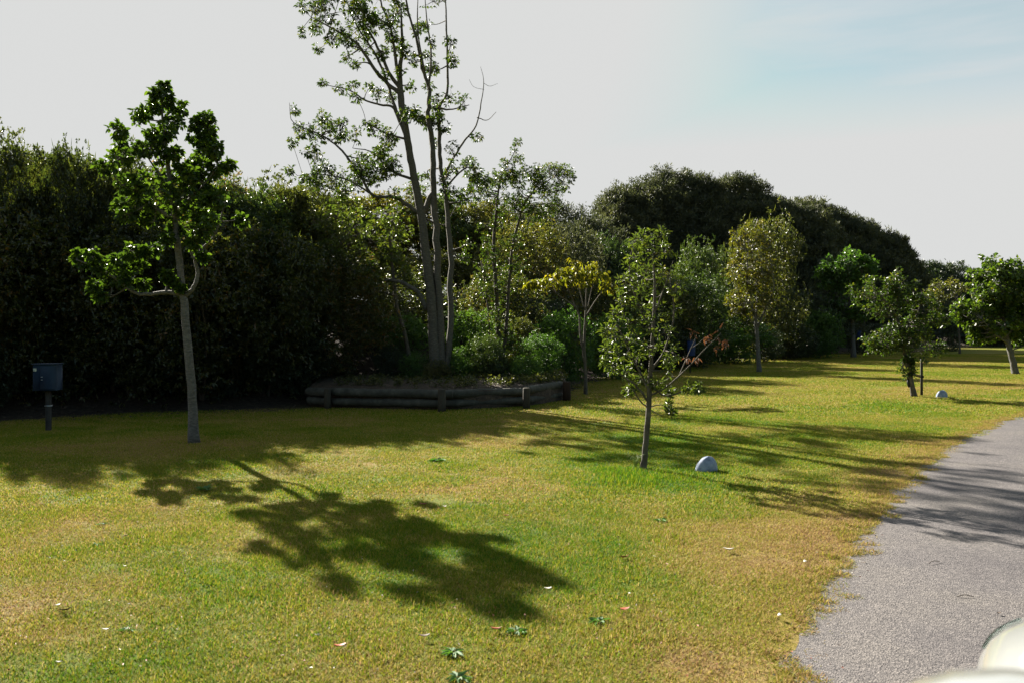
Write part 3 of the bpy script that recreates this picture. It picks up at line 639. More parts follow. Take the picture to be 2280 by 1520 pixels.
thicket([(1318, 500), (1335, 455), (1370, 425), (1430, 405), (1500, 393), (1580, 398), (1650, 405), (1700, 428), (1750, 458), (1800, 480), (1840, 540)], 60, 68, 120000, .24, 'big dark domed thicket rising behind the middle of the lawn')
thicket([(1600, 620), (1650, 480), (1720, 452), (1800, 460), (1860, 478), (1920, 503), (1960, 535), (1984, 575), (1990, 640), (1995, 740)], 69, 80, 100000, .29, 'dark sloping thicket right of the domed one')
thicket([(1930, 640), (1985, 600), (2030, 588), (2080, 596), (2130, 604), (2165, 625), (2220, 640), (2330, 625), (2450, 630), (2600, 640)], 86, 96, 60000, .34, 'low far dark thicket behind the right-hand lawn trees', 'dark')
thicket([(1020, 560), (1100, 500), (1200, 478), (1290, 483), (1330, 495), (1380, 560), (1420, 640)], 38, 46, 45000, .19, 'hazy grey-green thicket on the slope left of the domed one', 'thicket')

# ------------------------------------------------------------------ the lawn trees
YA = CAMH * F / 250
tree('tree', 'tall young tree with a pale straight trunk and dense three-peaked crown at left', 'tree', YA, (433, 985),
 [[(433, 985, .076), (426, 860, .065), (412, 700, .057), (401, 600, .05), (395, 540, .050), (388, 480, .045), (378, 400, .035), (368, 320, .025), (360, 240, .016), (360, 185, .008)],
  [(410, 658, .035), (380, 652, .032), (330, 656, .028), (300, 650, .024), (265, 622, .018), (230, 600, .012), (180, 580, .006)], [(285, 640, .016), (255, 655, .012), (235, 662, .006)],
  [(412, 660, .035), (432, 640, .032), (440, 610, .028), (435, 580, .024), (442, 563, .020), (480, 520, .014), (500, 450, .007)], [(434, 578, .018), (415, 550, .014), (405, 530, .008)],
  [(390, 490, .03), (350, 465, .022), (300, 430, .016), (260, 400, .011), (250, 370, .006)], [(388, 480, .03), (420, 440, .022), (450, 390, .017), (460, 320, .012), (460, 270, .006)],
  [(380, 420, .02), (340, 370, .014), (310, 330, .007)], [(385, 450, .02), (440, 430, .014), (490, 380, .007)], [(392, 520, .016), (365, 535, .01), (345, 545, .005)]],
 [(361, 190, 11), (352, 210, 14), (368, 222, 13), (345, 243, 17), (387, 238, 20), (332, 270, 20), (385, 270, 22), (340, 295, 20), (380, 300, 22), (460, 265, 16), (440, 280, 15), (467, 290, 18), (440, 305, 20),
  (462, 320, 18), (490, 340, 18), (470, 350, 22), (430, 330, 22), (500, 365, 14), (300, 310, 18), (270, 325, 16), (312, 330, 25), (262, 348, 18), (340, 335, 26), (368, 350, 22), (300, 370, 30),
  (250, 375, 22), (350, 385, 28), (400, 390, 26), (440, 400, 30), (480, 385, 20), (270, 405, 28), (320, 410, 30), (370, 430, 32), (420, 430, 32), (470, 440, 28), (500, 450, 22), (520, 485, 15), (300, 440, 28),
  (255, 450, 22), (340, 460, 25), (290, 480, 20), (400, 470, 28), (450, 480, 28), (390, 510, 16), (440, 520, 25), (470, 520, 20), (490, 500, 16), (385, 535, 12), (455, 572, 13), (440, 545, 14),
  (165, 570, 14, 10), (185, 580, 17, 0), (210, 590, 16), (235, 578, 18), (260, 580, 20), (245, 600, 20), (225, 612, 18), (300, 562, 20), (315, 547, 15), (330, 565, 10), (305, 590, 12), (262, 622, 20), (295, 622, 20),
  (315, 632, 12), (220, 640, 16), (235, 660, 10), (375, 615, 12, -10), (388, 628, 10, -10), (405, 642, 6, -10), (345, 310, 18), (420, 360, 20), (400, 350, 16)] + ell(385, 440, 115, 75, 10, 16),
 'glossy', 'grey', .078, .06, 23, 6, dscale=.95, droop=.35, sides=12, twig=.009)

YT = 20.6
tree('tree', 'very tall sparse tree with bare grey stems rising from the log-edged bed', 'tree', YT, (972, 850),
 [[(972, 850, .155), (963, 700, .125), (955, 620, .115), (938, 480, .10), (917, 370, .088), (905, 300, .082), (893, 220, .08), (890, 160, .06), (895, 110, .04), (893, 20, .02)],
  [(988, 850, .095), (979, 700, .09), (973, 560, .085), (966, 430, .075), (962, 330, .065), (952, 250, .055), (955, 200, .045), (940, 150, .04), (925, 80, .03), (905, 10, .025), (898, -60, .012)],
  [(996, 850, .08), (1003, 700, .07), (1002, 560, .065), (992, 430, .05), (982, 380, .05), (978, 330, .05), (975, 240, .045), (988, 215, .035), (995, 180, .03), (992, 60, .022), (988, -60, .01)],
  [(938, 480, .07), (962, 430, .055), (966, 400, .05)],
  [(893, 210, .05), (860, 185, .045), (830, 150, .038), (800, 105, .03), (750, 75, .022), (700, 50, .01)], [(892, 200, .05), (865, 160, .042), (845, 115, .032), (815, 60, .022), (780, 20, .01)],
  [(890, 190, .045), (880, 120, .036), (870, 60, .026), (850, 10, .02), (845, -70, .01)], [(905, 290, .045), (880, 240, .038), (865, 190, .032), (840, 130, .026), (790, 50, .016), (765, -20, .008)],
  [(915, 330, .04), (885, 260, .035), (873, 238, .03), (840, 232, .024), (810, 222, .02), (780, 202, .014), (740, 192, .01), (708, 188, .006)],
  [(934, 475, .05), (880, 440, .042), (830, 435, .035), (800, 390, .03), (760, 335, .025), (715, 300, .018), (650, 270, .01), (640, 225, .005)],
  [(950, 690, .06), (930, 650, .052), (880, 625, .042), (820, 620, .03), (760, 590, .02), (700, 560, .01)], [(982, 405, .04), (1000, 370, .03), (1030, 320, .024), (1060, 280, .018), (1073, 220, .012), (1077, 180, .008), (1070, 150, .004)],
  [(1062, 262, .012), (1085, 268, .009), (1105, 250, .005)], [(975, 240, .03), (1000, 245, .02), (1045, 235, .01)], [(905, 310, .03), (860, 300, .02), (820, 280, .01)],
  [(920, 400, .035), (870, 380, .025), (830, 340, .016), (785, 330, .008)], [(990, 420, .03), (1040, 370, .02), (1075, 400, .01)], [(955, 200, .03), (960, 120, .022), (950, 40, .015), (945, -40, .006)], [(945, 160, .025), (930, 60, .016), (935, -50, .006)],
  [(830, 435, .025), (770, 400, .018), (700, 390, .01), (665, 395, .005)], [(1076, 185, .006), (1090, 190, .005), (1108, 182, .003)], [(930, 480, .03), (985, 500, .02), (1000, 480, .01)], [(1078, 200, .005), (1055, 195, .004), (1045, 180, .003)]],
 [(700, 18, 26), (735, 32, 30), (770, 20, 30), (800, 40, 30), (750, 68, 20), (662, 55, 11), (682, 70, 10), (822, 68, 28), (850, 18, 28), (882, 8, 28), (840, -35, 40), (905, -35, 40), (760, -40, 40), (690, -25, 26), (955, -30, 32), (800, -80, 45), (880, -95, 45),
  (935, 20, 20), (808, 95, 22), (765, 112, 15), (785, 115, 13), (925, 60, 13), (900, 115, 15), (915, 125, 13), (945, 100, 13), (960, 140, 15), (1005, 93, 14), (1015, 140, 17), (1005, 130, 12), (940, 50, 12), (905, 185, 17), (795, 155, 11),
  (750, 185, 16), (710, 178, 9), (790, 200, 13), (825, 193, 16), (850, 220, 16), (865, 212, 12), (810, 240, 12), (1002, 215, 20), (1032, 230, 20), (960, 230, 16), (640, 230, 10), (646, 265, 10), (700, 265, 18), (725, 270, 16), (690, 290, 13),
  (740, 290, 13), (760, 300, 10), (665, 330, 10), (700, 345, 13), (710, 362, 13), (722, 345, 13), (830, 275, 24), (850, 290, 24), (872, 310, 22), (840, 330, 24), (870, 345, 20), (792, 330, 16), (780, 345, 16), (820, 360, 22), (862, 380, 22),
  (820, 390, 16), (920, 270, 18), (942, 280, 16), (930, 300, 14), (960, 300, 11), (992, 285, 11), (940, 370, 16), (920, 395, 16), (1010, 345, 19), (1030, 370, 19), (1010, 388, 18), (1042, 350, 13), (1062, 305, 9), (1055, 400, 16),
  (1082, 410, 11), (990, 425, 22), (1022, 440, 18), (730, 380, 22), (760, 390, 18), (800, 420, 18), (690, 385, 16), (668, 396, 10), (880, 430, 18), (740, 560, 18), (780, 585, 16), (830, 600, 14), (1040, 545, 16), (1030, 560, 14)] + ell(760, 45, 95, 50, 24, 18) + ell(850, 40, 60, 80, 16, 17) + ell(835, 330, 60, 75, 20, 17) + ell(720, 290, 60, 30, 8, 13) + ell(1030, 400, 60, 50, 12, 15) + ell(950, 200, 45, 120, 14, 13) + ell(760, 400, 90, 30, 16, 15) + ell(880, 130, 50, 60, 8, 14),
 'tall', 'tallbark', .085, .042, 13, 6, zb=.55, dscale=1.6, droop=.5, sides=12, twig=.012, round_=False)

tree('tree', 'slender crooked tree with glinting yellow-green leaves at the left of the bed', 'tree', 21.4, (918, 830),
 [[(918, 835, .06), (905, 760, .055), (885, 690, .05), (878, 640, .045), (868, 540, .035), (862, 450, .02)], [(880, 660, .03), (850, 650, .025), (820, 655, .015)], [(868, 560, .02), (800, 520, .015), (740, 480, .008)], [(866, 500, .02), (900, 460, .012), (920, 440, .006)]],
 ell(800, 520, 120, 75, 62, 26) + ell(870, 600, 60, 40, 14, 18) + [(840, 600, 16), (880, 592, 14), (870, 640, 12)], 'young', 'mid', .085, .055, 10, 6, zb=.4, twig=.008)

tree('tree', 'loose two-topped tree with dark small leaves at the right of the bed', 'tree', 21.8, (1112, 830),
 [[(1112, 835, .07), (1108, 700, .055), (1100, 560, .045), (1105, 470, .035), (1115, 400, .02), (1145, 340, .01)], [(1120, 830, .05), (1130, 680, .04), (1140, 560, .035), (1165, 460, .028), (1200, 420, .02), (1245, 385, .01)],
  [(1165, 460, .02), (1230, 450, .012), (1265, 465, .006)], [(1085, 835, .03), (1090, 740, .025), (1080, 640, .015), (1070, 580, .01)]],
 ell(1145, 370, 32, 40, 16, 15) + ell(1225, 400, 50, 32, 30, 18) + ell(1130, 430, 75, 40, 26, 20) + ell(1190, 450, 60, 35, 22, 20) + ell(1110, 580, 48, 120, 46, 20) + ell(1100, 740, 50, 60, 26, 18) + [(1150, 332, 10), (1245, 368, 12), (1272, 385, 10), (1268, 405, 10)],
 'tall', 'dark', .065, .040, 11, 6, zb=.4, dscale=1.3, round_=False)

# yellow tree
tree('yellow_tree', 'small flat-topped tree with drooping yellow leaves right of the log wall', 'tree', CAMH * F / 142, (1304, 877),
 [[(1304, 877, .05), (1303, 820, .042), (1301, 760, .036), (1304, 700, .03), (1306, 650, .02), (1310, 595, .008)], [(1303, 815, .03), (1292, 740, .028), (1285, 690, .024), (1240, 655, .016), (1212, 632, .008)],
  [(1304, 705, .02), (1330, 665, .016), (1352, 640, .008)], [(1286, 692, .016), (1265, 645, .012), (1258, 618, .006)], [(1302, 690, .016), (1290, 640, .012), (1282, 600, .006)], [(1308, 690, .016), (1318, 640, .012), (1330, 600, .006)], [(1240, 655, .01), (1232, 635, .008), (1225, 620, .005)]],
 [(1180, 626, 9), (1198, 628, 12), (1222, 622, 13), (1243, 608, 12), (1262, 600, 14), (1280, 590, 15), (1300, 602, 15), (1320, 588, 14), (1270, 620, 10), (1332, 612, 15), (1350, 618, 14), (1362, 638, 12), (1345, 636, 10), (1300, 625, 12), (1240, 625, 10), (1210, 634, 10), (1285, 610, 12), (1310, 612, 12)],
 'yellow', 'mid', .14, .03, 10, 6, droop=1.6, dscale=.7, twig=.01, round_=False, outward=.3)

# young glossy-leaved tree
YY = CAMH * F / 308
young = tree('tree', 'thin young tree with glossy narrow leaves on the lawn beside the larger white stone', 'tree', YY, (1432, 1043),
 [[(1432, 1043, .040), (1438, 985, .036), (1445, 900, .033), (1447, 850, .030), (1450, 790, .025), (1455, 720, .020), (1458, 650, .015), (1455, 580, .010), (1450, 520, .005)],
  [(1444, 895, .016), (1420, 862, .013), (1385, 835, .010), (1350, 800, .005)], [(1446, 870, .018), (1430, 838, .015), (1395, 765, .010), (1365, 700, .005)], [(1448, 855, .014), (1480, 880, .010), (1520, 868, .007), (1546, 856, .003)],
  [(1449, 825, .018), (1478, 780, .014), (1498, 700, .010), (1488, 620, .005)], [(1455, 740, .014), (1420, 680, .010), (1400, 600, .007), (1408, 540, .004)], [(1456, 700, .012), (1480, 640, .008), (1500, 580, .004)],
  [(1450, 785, .014), (1400, 720, .010), (1382, 640, .005)], [(1446, 910, .010), (1425, 890, .008), (1412, 862, .004)], [(1447, 905, .008), (1475, 902, .006), (1500, 915, .003)], [(1448, 870, .01), (1500, 840, .007), (1520, 850, .003)]],
 [(1430, 530, 18), (1405, 545, 18), (1468, 528, 14), (1410, 575, 20), (1440, 565, 20), (1480, 560, 17), (1400, 600, 20), (1440, 610, 24), (1480, 610, 22), (1385, 630, 18), (1420, 640, 22), (1465, 650, 24), (1500, 640, 18), (1382, 670, 18),
  (1420, 680, 22), (1460, 690, 24), (1500, 690, 18), (1375, 702, 18), (1400, 720, 22), (1440, 730, 24), (1480, 740, 22), (1350, 735, 14), (1365, 752, 18), (1400, 760, 22), (1440, 770, 22), (1482, 780, 15), (1350, 780, 16), (1380, 790, 20),
  (1345, 800, 11), (1420, 800, 17), (1365, 820, 13), (1400, 832, 13), (1430, 842, 12), (1480, 822, 12), (1500, 800, 10), (1412, 870, 7), (1490, 872, 9), (1522, 860, 9), (1500, 905, 5), (1462, 850, 10), (1400, 870, 9), (1540, 858, 6), (1485, 915, 5)],
 'young', 'mid', .066, .024, 14, 6, droop=.0, dscale=1.25, sides=10, twig=.005, round_=True)
# its dead branch with brown leaves
mbd = MB(); bp = at(1432, 1043, YY); bp[2] = 0
def rel(px, py, d=0): 
    v_ = at(px, py, YY); v_[1] += d; return v_ - bp
mbd.tube(spline([rel(1447, 880), rel(1480, 860, -.1), rel(1525, 815, -.2), rel(1560, 775, -.25), rel(1592, 742, -.3)], 5), np.linspace(.013, .004, 21), 6)
mbd.tube(spline([rel(1505, 838, -.15), rel(1528, 790, -.1), rel(1548, 745, -.1)], 5), np.linspace(.009, .003, 11), 5)
mbd.tube(spline([rel(1535, 775, -.1), rel(1550, 765, -.1), rel(1565, 752, -.1)], 4), np.linspace(.006, .003, 9), 5)
db = mbd.build('dead_branch', BK['mid'], young, True); db['label'] = 'bare branch reaching right with shrivelled brown leaves'
dc = np.array([rel(1566, 752, -.1), rel(1575, 748, -.2), rel(1590, 742, -.3), rel(1598, 752, -.3), rel(1545, 795, -.15), rel(1521, 802, -.15), rel(1606, 765, -.3), rel(1538, 742, -.1), rel(1590, 770, -.3)])
V, q_, t_, ti, _ = clump_leaves(dc, np.array((.05, .05, .05, .04, .03, .04, .03, .03, .03)), 2, 4, .07, .022, True, 1.6)
mk('dead_leaves', V, q_, LM['brown'], db, tint=ti)

tree('tree', 'upright tree with golden-green small leaves on a forked pale trunk', 'tree', CAMH * F / 93, (1690, 828),
 [[(1690, 828, .10), (1688, 780, .085), (1685, 735, .075), (1680, 700, .055), (1665, 650, .04), (1665, 560, .02)], [(1686, 730, .05), (1700, 690, .04), (1715, 640, .025), (1700, 560, .012)], [(1685, 730, .03), (1660, 705, .02), (1632, 698, .01)], [(1684, 710, .04), (1690, 650, .025), (1685, 560, .012)]],
 ell(1678, 575, 55, 85, 95, 15) + ell(1675, 670, 60, 35, 42, 13) + ell(1640, 690, 22, 14, 10, 9), 'gold', 'grey', .11, .07, 10, 5, twig=.01, round_=False)
tree('tree', 'far tree with dark green crown on a straight pale trunk before the thicket', 'tree', CAMH * F / 60, (1900, 795),
 [[(1900, 797, .17), (1899, 750, .14), (1897, 710, .12), (1890, 660, .08), (1888, 590, .03)], [(1897, 700, .07), (1860, 650, .04), (1840, 615, .02)], [(1898, 690, .07), (1915, 640, .04), (1925, 590, .02)]],
 ell(1890, 600, 40, 40, 44, 13) + ell(1850, 610, 28, 32, 28, 12) + ell(1925, 600, 22, 28, 18, 11) + ell(1895, 670, 50, 42, 46, 13) + [(1890, 562, 9), (1848, 575, 8), (1925, 575, 8)], 'shrub', 'grey', .22, .17, 8, 5, twig=.02, round_=False)
tree('tree', 'leaning young tree tied to a stake on the lawn at right', 'tree', CAMH * F / 147, (2036, 882),
 [[(2036, 882, .075), (2026, 835, .065), (2013, 780, .055), (2002, 720, .045), (1975, 675, .03), (1955, 655, .012)], [(2008, 745, .03), (2040, 700, .02), (2048, 650, .01)], [(2012, 780, .025), (1970, 770, .015), (1930, 755, .008)], [(2005, 730, .025), (2060, 720, .016), (2098, 710, .008)], [(2000, 715, .02), (2000, 660, .012), (2005, 620, .006)], [(2014, 785, .018), (2050, 780, .012), (2080, 775, .006)]],
 ell(1955, 665, 52, 42, 34, 13) + ell(2005, 645, 30, 48, 26, 13) + ell(2055, 690, 40, 40, 22, 13) + ell(1960, 760, 48, 24, 30, 12) + ell(2020, 740, 45, 40, 44, 14) + ell(2090, 712, 18, 16, 9, 9) + ell(2080, 778, 18, 10, 7, 8) + ell(2022, 815, 16, 24, 16, 8) + [(2045, 795, 8), (2003, 605, 8), (1945, 625, 9), (1890, 655, 10), (1893, 640, 8)],
 'tall', 'mid', .10, .045, 7, 5, twig=.008, round_=False)
tree('tree', 'dense round-crowned green tree at the right edge of the photo', 'tree', CAMH * F / 97, (2262, 832),
 [[(2262, 832, .13), (2252, 790, .115), (2242, 755, .10), (2235, 710, .07), (2240, 620, .03)], [(2243, 762, .05), (2225, 756, .04), (2200, 745, .025), (2160, 710, .012)], [(2242, 745, .06), (2280, 700, .04), (2310, 640, .02)], [(2250, 780, .03), (2275, 770, .02), (2290, 760, .01)]],
 ell(2230, 640, 62, 60, 85, 16) + ell(2290, 660, 60, 70, 70, 16) + ell(2165, 690, 38, 35, 36, 13) + ell(2225, 720, 60, 35, 50, 14) + ell(2185, 745, 22, 18, 12, 10) + [(2205, 575, 12), (2255, 575, 14), (2230, 600, 14)] + ell(2290, 745, 40, 25, 18, 12),
 'glossy', 'grey', .15, .12, 9, 5, twig=.014, round_=False, dscale=1)
tree('tree', 'small faint tree standing in the far shade left of the round-crowned tree', 'tree', 62, (2137, 778),
 [[(2137, 787, .08), (2136, 750, .06), (2134, 700, .04), (2132, 650, .02)]], ell(2110, 650, 45, 30, 26, 14), 'olive', 'mid', .22, .14, 8, 5, twig=.015, round_=False)
tree('tree', 'thin pale-stemmed sapling inside the thicket edge, right of the young lawn tree', 'tree', 30, (1530, 800),
 [[(1470, 808, .03), (1468, 720, .025), (1470, 640, .02), (1472, 590, .01)], [(1460, 690, .015), (1440, 650, .01)], [(1470, 660, .015), (1490, 620, .01)]], ell(1475, 620, 45, 60, 34, 14), 'olive', 'grey', .09, .05, 8, 5, twig=.008, round_=False) if False else None

# ------------------------------------------------------------------ planting bed with log wall
wpx = [(682, 904), (733, 907), (985, 912), (1170, 904), (1262, 889)]
wp = [np.array(gnd(*p_)) for p_ in wpx]
bed = MB()   # mounded bed soil behind the logs
bc = np.array([(p_[0], p_[1]) for p_ in wp]); fine = spline(np.column_stack((bc, np.zeros(5))), 8)[:, :2]
rows = []
for k, (off, z) in enumerate(((.10, .0), (.10, .40), (.5, .47), (1.3, .55), (2.4, .6), (4.2, .55), (6.2, .3))):
    rows.append([(p_[0] + .0, p_[1] + off, z + (.05 * (vnoise(p_[0] * 3, (p_[1] + off) * 3, 4) - .5) if k > 1 else 0)) for p_ in fine])
rv = np.array(rows).reshape(-1, 3); nf = len(fine); ii = np.arange(6)[:, None] * nf + np.arange(nf - 1)[None]
soilm = noisemat('bed_mulch', [(.3, (.03, .022, .017)), (.55, (.07, .05, .036)), (.75, (.15, .11, .075))], 14, 9, .95, .9, 40, bdist=.03)
bs = mk('planting_bed', rv, np.stack((ii, ii + 1, ii + nf + 1, ii + nf), -1).reshape(-1, 4), soilm, smooth=True); tag(bs, kind='structure')
wall = empty('log_retaining_wall', (wp[2][0], wp[2][1], 0), 0, 'low curved retaining wall of stacked weathered round logs around the planting bed', 'wall')
O = np.array((wp[2][0], wp[2][1], 0))
def log(p, q2, z, r, name='log', mat=log_m, par=None, sag=0):
    mb = MB(); P = np.array([np.array((p[0], p[1], z)) * (1 - t_) + np.array((q2[0], q2[1], z)) * t_ for t_ in np.linspace(0, 1, 15)]) - O
    P += rng.normal(0, .004, P.shape); R = r * (1 + .04 * np.sin(np.linspace(0, 5, 15) + rng.random() * 6)); R[0] *= .9; R[-1] *= .9
    mb.tube(P, R, 14, bump=.02); return mb.build(name, mat, par or wall, True)
def lerp2(a_, b_, t_): return a_ * (1 - t_) + b_ * t_
ends = [wp[0], wp[1], wp[2], wp[3], np.array(gnd(1250, 889))]
for i in range(4):
    a_, b_ = ends[i], ends[i + 1]; d_ = unit((b_ - a_)[None])[0]; nrm = np.array((-d_[1], d_[0])) * .0
    e0 = .02; 
    zt = (.335, .345, .335, .35)[i]
    log(a_ + d_ * e0, b_ - d_ * .02 + d_ * (.25 if i == 1 else 0), zt + (.012 if i == 3 else 0), .095 if i < 3 else .10)
    log(a_ + d_ * .05, b_ - d_ * .04, .135, .088)
for i, (px, py, top, r, mt) in enumerate(((733, 907, .44, .075, post_m), (985, 914, .47, .085, post_m), (1172, 907, .45, .08, post_m), (1262, 891, .46, .10, endpost_m))):
    x_, y_ = gnd(px, py); y_ -= .16 if i < 3 else 0; mb = MB()
    mb.tube(np.array(((x_, y_, -.05), (x_, y_, .15), (x_, y_, top - .015), (x_, y_, top))) - O, (r * 1.02, r, r * .98, r * .9), 16, bump=.02); o_ = mb.build('post', mt, wall, True)
    if i == 3: o_['label'] = 'thicker dark rotten end post'

# bed plants
for i, px, Y, tp, r, lm, nm, lab in ((0, 1205, 21.8, 742, 55, 'shrub', 'shrub', 'bright green rounded shrub at the right end of the planting bed'), (1, 1050, 22.6, 690, 80, 'shrub', 'shrub', 'green shrub behind the tall bare stems in the bed'),
    (0, 900, 22.2, 700, 62, 'shrub', 'shrub', 'green shrub with glinting leaves left of the tall bare stems'), (1, 870, 20.9, 770, 45, 'dark', 'shrub', 'small dark shrub at the front left of the bed'), (1, 975, 20.2, 800, 35, 'olive', 'shrub', 'low grey-green shrub at the foot of the tall bare stems'),
    (0, 1100, 21.0, 790, 40, 'dark', 'shrub', 'small dark shrub under the loose two-topped tree'), (0, 925, 20.6, 785, 42, 'shrub', 'shrub', 'low green shrub at the front of the bed left of the tall stems'), (1, 1030, 20.8, 770, 48, 'shrub', 'shrub', 'green shrub at the front of the bed right of the tall stems'), (0, 1085, 20.7, 745, 46, 'midgreen', 'shrub', 'mid-green shrub at the front of the bed before the two-topped tree'), (1, 1165, 20.9, 790, 40, 'shrub', 'shrub', 'small green shrub at the bed front left of the bright rounded one'),
    (0, 1150, 23.6, 705, 60, 'olive', 'shrub', 'olive shrub behind the bright green shrub in the bed')):
    place('shrub', i, px, Y, tp, r, lm, nm, lab, 'shrub', 'shrubs in the planting bed', zoff=.35)
# low weeds and dry stems on the bed front edge
n = 520; tpar = rng.random(n); xi = np.interp(tpar, np.linspace(0, 1, nf), fine[:, 0]); yi = np.interp(tpar, np.linspace(0, 1, nf), fine[:, 1])
kk = tpar > .25; cen = np.stack((xi, yi + rng.uniform(.35, 2.6, n), rng.uniform(.48, .60, n)), 1)[kk]
V, q_, t_, ti, _ = clump_leaves(cen, np.full(len(cen), .10), 7, 6, .055, .028, False, 0, .8)
tag(mk('ground_cover', V, t_, LM['olive'], tint=ti), 'low weedy ground cover on the bed behind the logs', 'ground cover', kind='stuff')

# ------------------------------------------------------------------ meter box
bx, by = gnd(108, 958); rzb = .12
root = empty('meter_box', (bx, by, 0), rzb, 'blue-grey metal meter box on a dark wooden post at the left', 'meter box')
sc = by / F; Wb, Hb = 50 * sc, 58 * sc; zt = CAMH - (810 - HOR) * sc; zb_ = zt - Hb
mb = MB(); mb.box((0, 0, (zb_ - .05) / 2), (.075, .085, zb_ + .05), bev=.008); mb.build('post', polem, root)
mb = MB(); mb.box((0.0, -.03, zb_ + Hb / 2), (Wb, .26, Hb), bev=.008); mb.build('cabinet', box_m, root)
mb = MB(); mb.box((0, -.035, zt + .008), (Wb + .03, .30, .014), bev=.004); mb.build('lid', box_m, root)
mb = MB(); mb.box((Wb * .14, -.166, zb_ + Hb * .5), (Wb * .62, .012, Hb * .88), bev=.003); d_ = mb.build('door', box_m, root)
mb = MB(); mb.box((-Wb * .10, -.176, zb_ + Hb * .53), (.03, .012, .012), bev=.002); mb.build('catch', metalm, d_); mb = MB(); mb.box((-Wb * .10, -.176, zb_ + Hb * .42), (.03, .012, .012), bev=.002); mb.build('catch', metalm, d_)
mb = MB(); mb.box((-Wb * .40, -.163, zb_ + Hb * .8), (.05, .006, .05), bev=.001); mb.build('sticker', palem, root)
mb = MB(); mb.box((0, 0, zb_ * .62), (.10, .10, .018), bev=.003); mb.build('band', metalm, root)

# blue litter bins on posts along the thicket
def blue_bin(px, Y, top, h, label):
    sc = Y / F; X = (px - 1140) * sc; zt = CAMH - (top - HOR) * sc
    r_ = empty('litter_bin', (X, Y, 0), 0, label, 'bin', 'blue bins along the thicket edge'); mb = MB(); mb.tube(((0, .12, -.1), (0, .12, zt * .5), (0, .12, zt + .05)), .028, 8); mb.build('post', polem, r_)
    mb = MB(); rb = .17; mb.tube(((0, -.1, zt - h), (0, -.1, zt - h + .03), (0, -.1, zt - .02), (0, -.1, zt)), (rb * .8, rb * .86, rb, rb), 16, bump=0); mb.build('drum', binm, r_, True)
    mb = MB(); mb.tube(((0, -.1, zt - .03), (0, -.1, zt + .006)), (rb * 1.05, rb * 1.07), 16); mb.build('rim', box_m, r_)
    zg = float(terr(np.array([X]), np.array([Y]))[0]); 
blue_bin(1538, 34, 757, .62, 'dark blue bin on a post behind the brown-leaved branch')
blue_bin(1911, 60, 735, .75, 'dark blue bin just right of the far straight pale trunk')
blue_bin(2100, 72, 722, .8, 'dark blue bin in the shade behind the staked tree')

# stake, strap
sx_, sy_ = gnd(2052, 880); root = empty('tree_stake', (sx_, sy_, 0), 0, 'dark green stake with a black rubber tie beside the leaning young tree', 'stake')
mb = MB(); mb.tube(((0, 0, -.05), (0, 0, .45), (0, 0, .93), (.0, 0, .95)), (.034, .033, .032, .028), 10, bump=.02); mb.build('pole', polem, root, True)
Y8 = CAMH * F / 147; t0 = at(2026, 832, Y8) - np.array((sx_, sy_, 0)); mb = MB()
for dz in (0, .035):
    mb.tube(spline([t0 + (-.06, -.05, dz), t0 + (.05, -.06, dz - .02), np.array((-.12, -.05, .50 + dz)), np.array((.035, -.045, .475 + dz))], 5), .016, 6)
mb.build('tie', strapm, root, True)
mb = MB(); p0 = at(2022, 843, Y8) - np.array((sx_, sy_, 0)); mb.tube(spline([p0, p0 + (-.012, -.03, -.1), p0 + (.015, -.02, -.21)], 4), (.022, .03, .034, .036, .036, .035, .033, .028, .015), 8); mb.build('loose_end', strapm, root, True)

# painted stones
def stone(px, py, wpx_, hpx, label, rz, arch=0):
    x_, y_ = gnd(px, py); sc = y_ / F; W_, H_ = wpx_ * sc, hpx * sc
    th = np.linspace(0, 2 * np.pi, 29)[:-1]; ph = np.linspace(-.25, np.pi / 2, 12); V = []
    for p_ in ph:
        for t_ in th:
            r_ = math.cos(max(p_, 0)) ** .8 if p_ < 1.5 else 0.0
            x = math.cos(t_) * r_ * W_ / 2; y = math.sin(t_) * r_ * W_ * .36; z = math.sin(p_) * H_
            x += arch * W_ * .22 * (z / H_) ; z -= arch * H_ * .35 * max(0, x / (W_ / 2)) ** 2
            nn = 1 + .09 * (fbm(math.cos(t_) * 1.7 + 5 + px, math.sin(t_) * 1.7 + p_ * 1.6, 3, 3) - .5) * 2
            V.append((x * nn, y * nn, z * nn))
    V = np.array(V); n = 28; ii = np.arange(11)[:, None] * n; j = np.arange(n)[None]
    q_ = np.stack((ii + j, ii + (j + 1) % n, ii + n + (j + 1) % n, ii + n + j), -1).reshape(-1, 4)
    o_ = mk('painted_stone', V, q_, stone_m, None, True, loc=(x_, y_, 0)); o_.rotation_euler[2] = rz
    return tag(o_, label, 'stone', 'white stones on the lawn')
stone(1572, 1048, 52, 33, 'white painted stone half sunk in the grass right of the thin young tree', .35, .6)
stone(2097, 884, 25, 16, 'small white painted stone on the grass right of the staked tree', 0, .2)

# bent pale stick near the yellow tree
x_, y_ = gnd(1345, 838); mb = MB(); mb.tube(spline([(-.25, 0, .5), (-.2, 0, .25), (-.1, 0, .08), (.1, -.02, .02), (.25, 0, .12)], 6), .014, 7)
tag(mb.build('fallen_branch', pipem, None, True, (x_, y_ + 1, 0)), 'thin pale bent branch lying at the shade edge right of the yellow tree', 'branch')

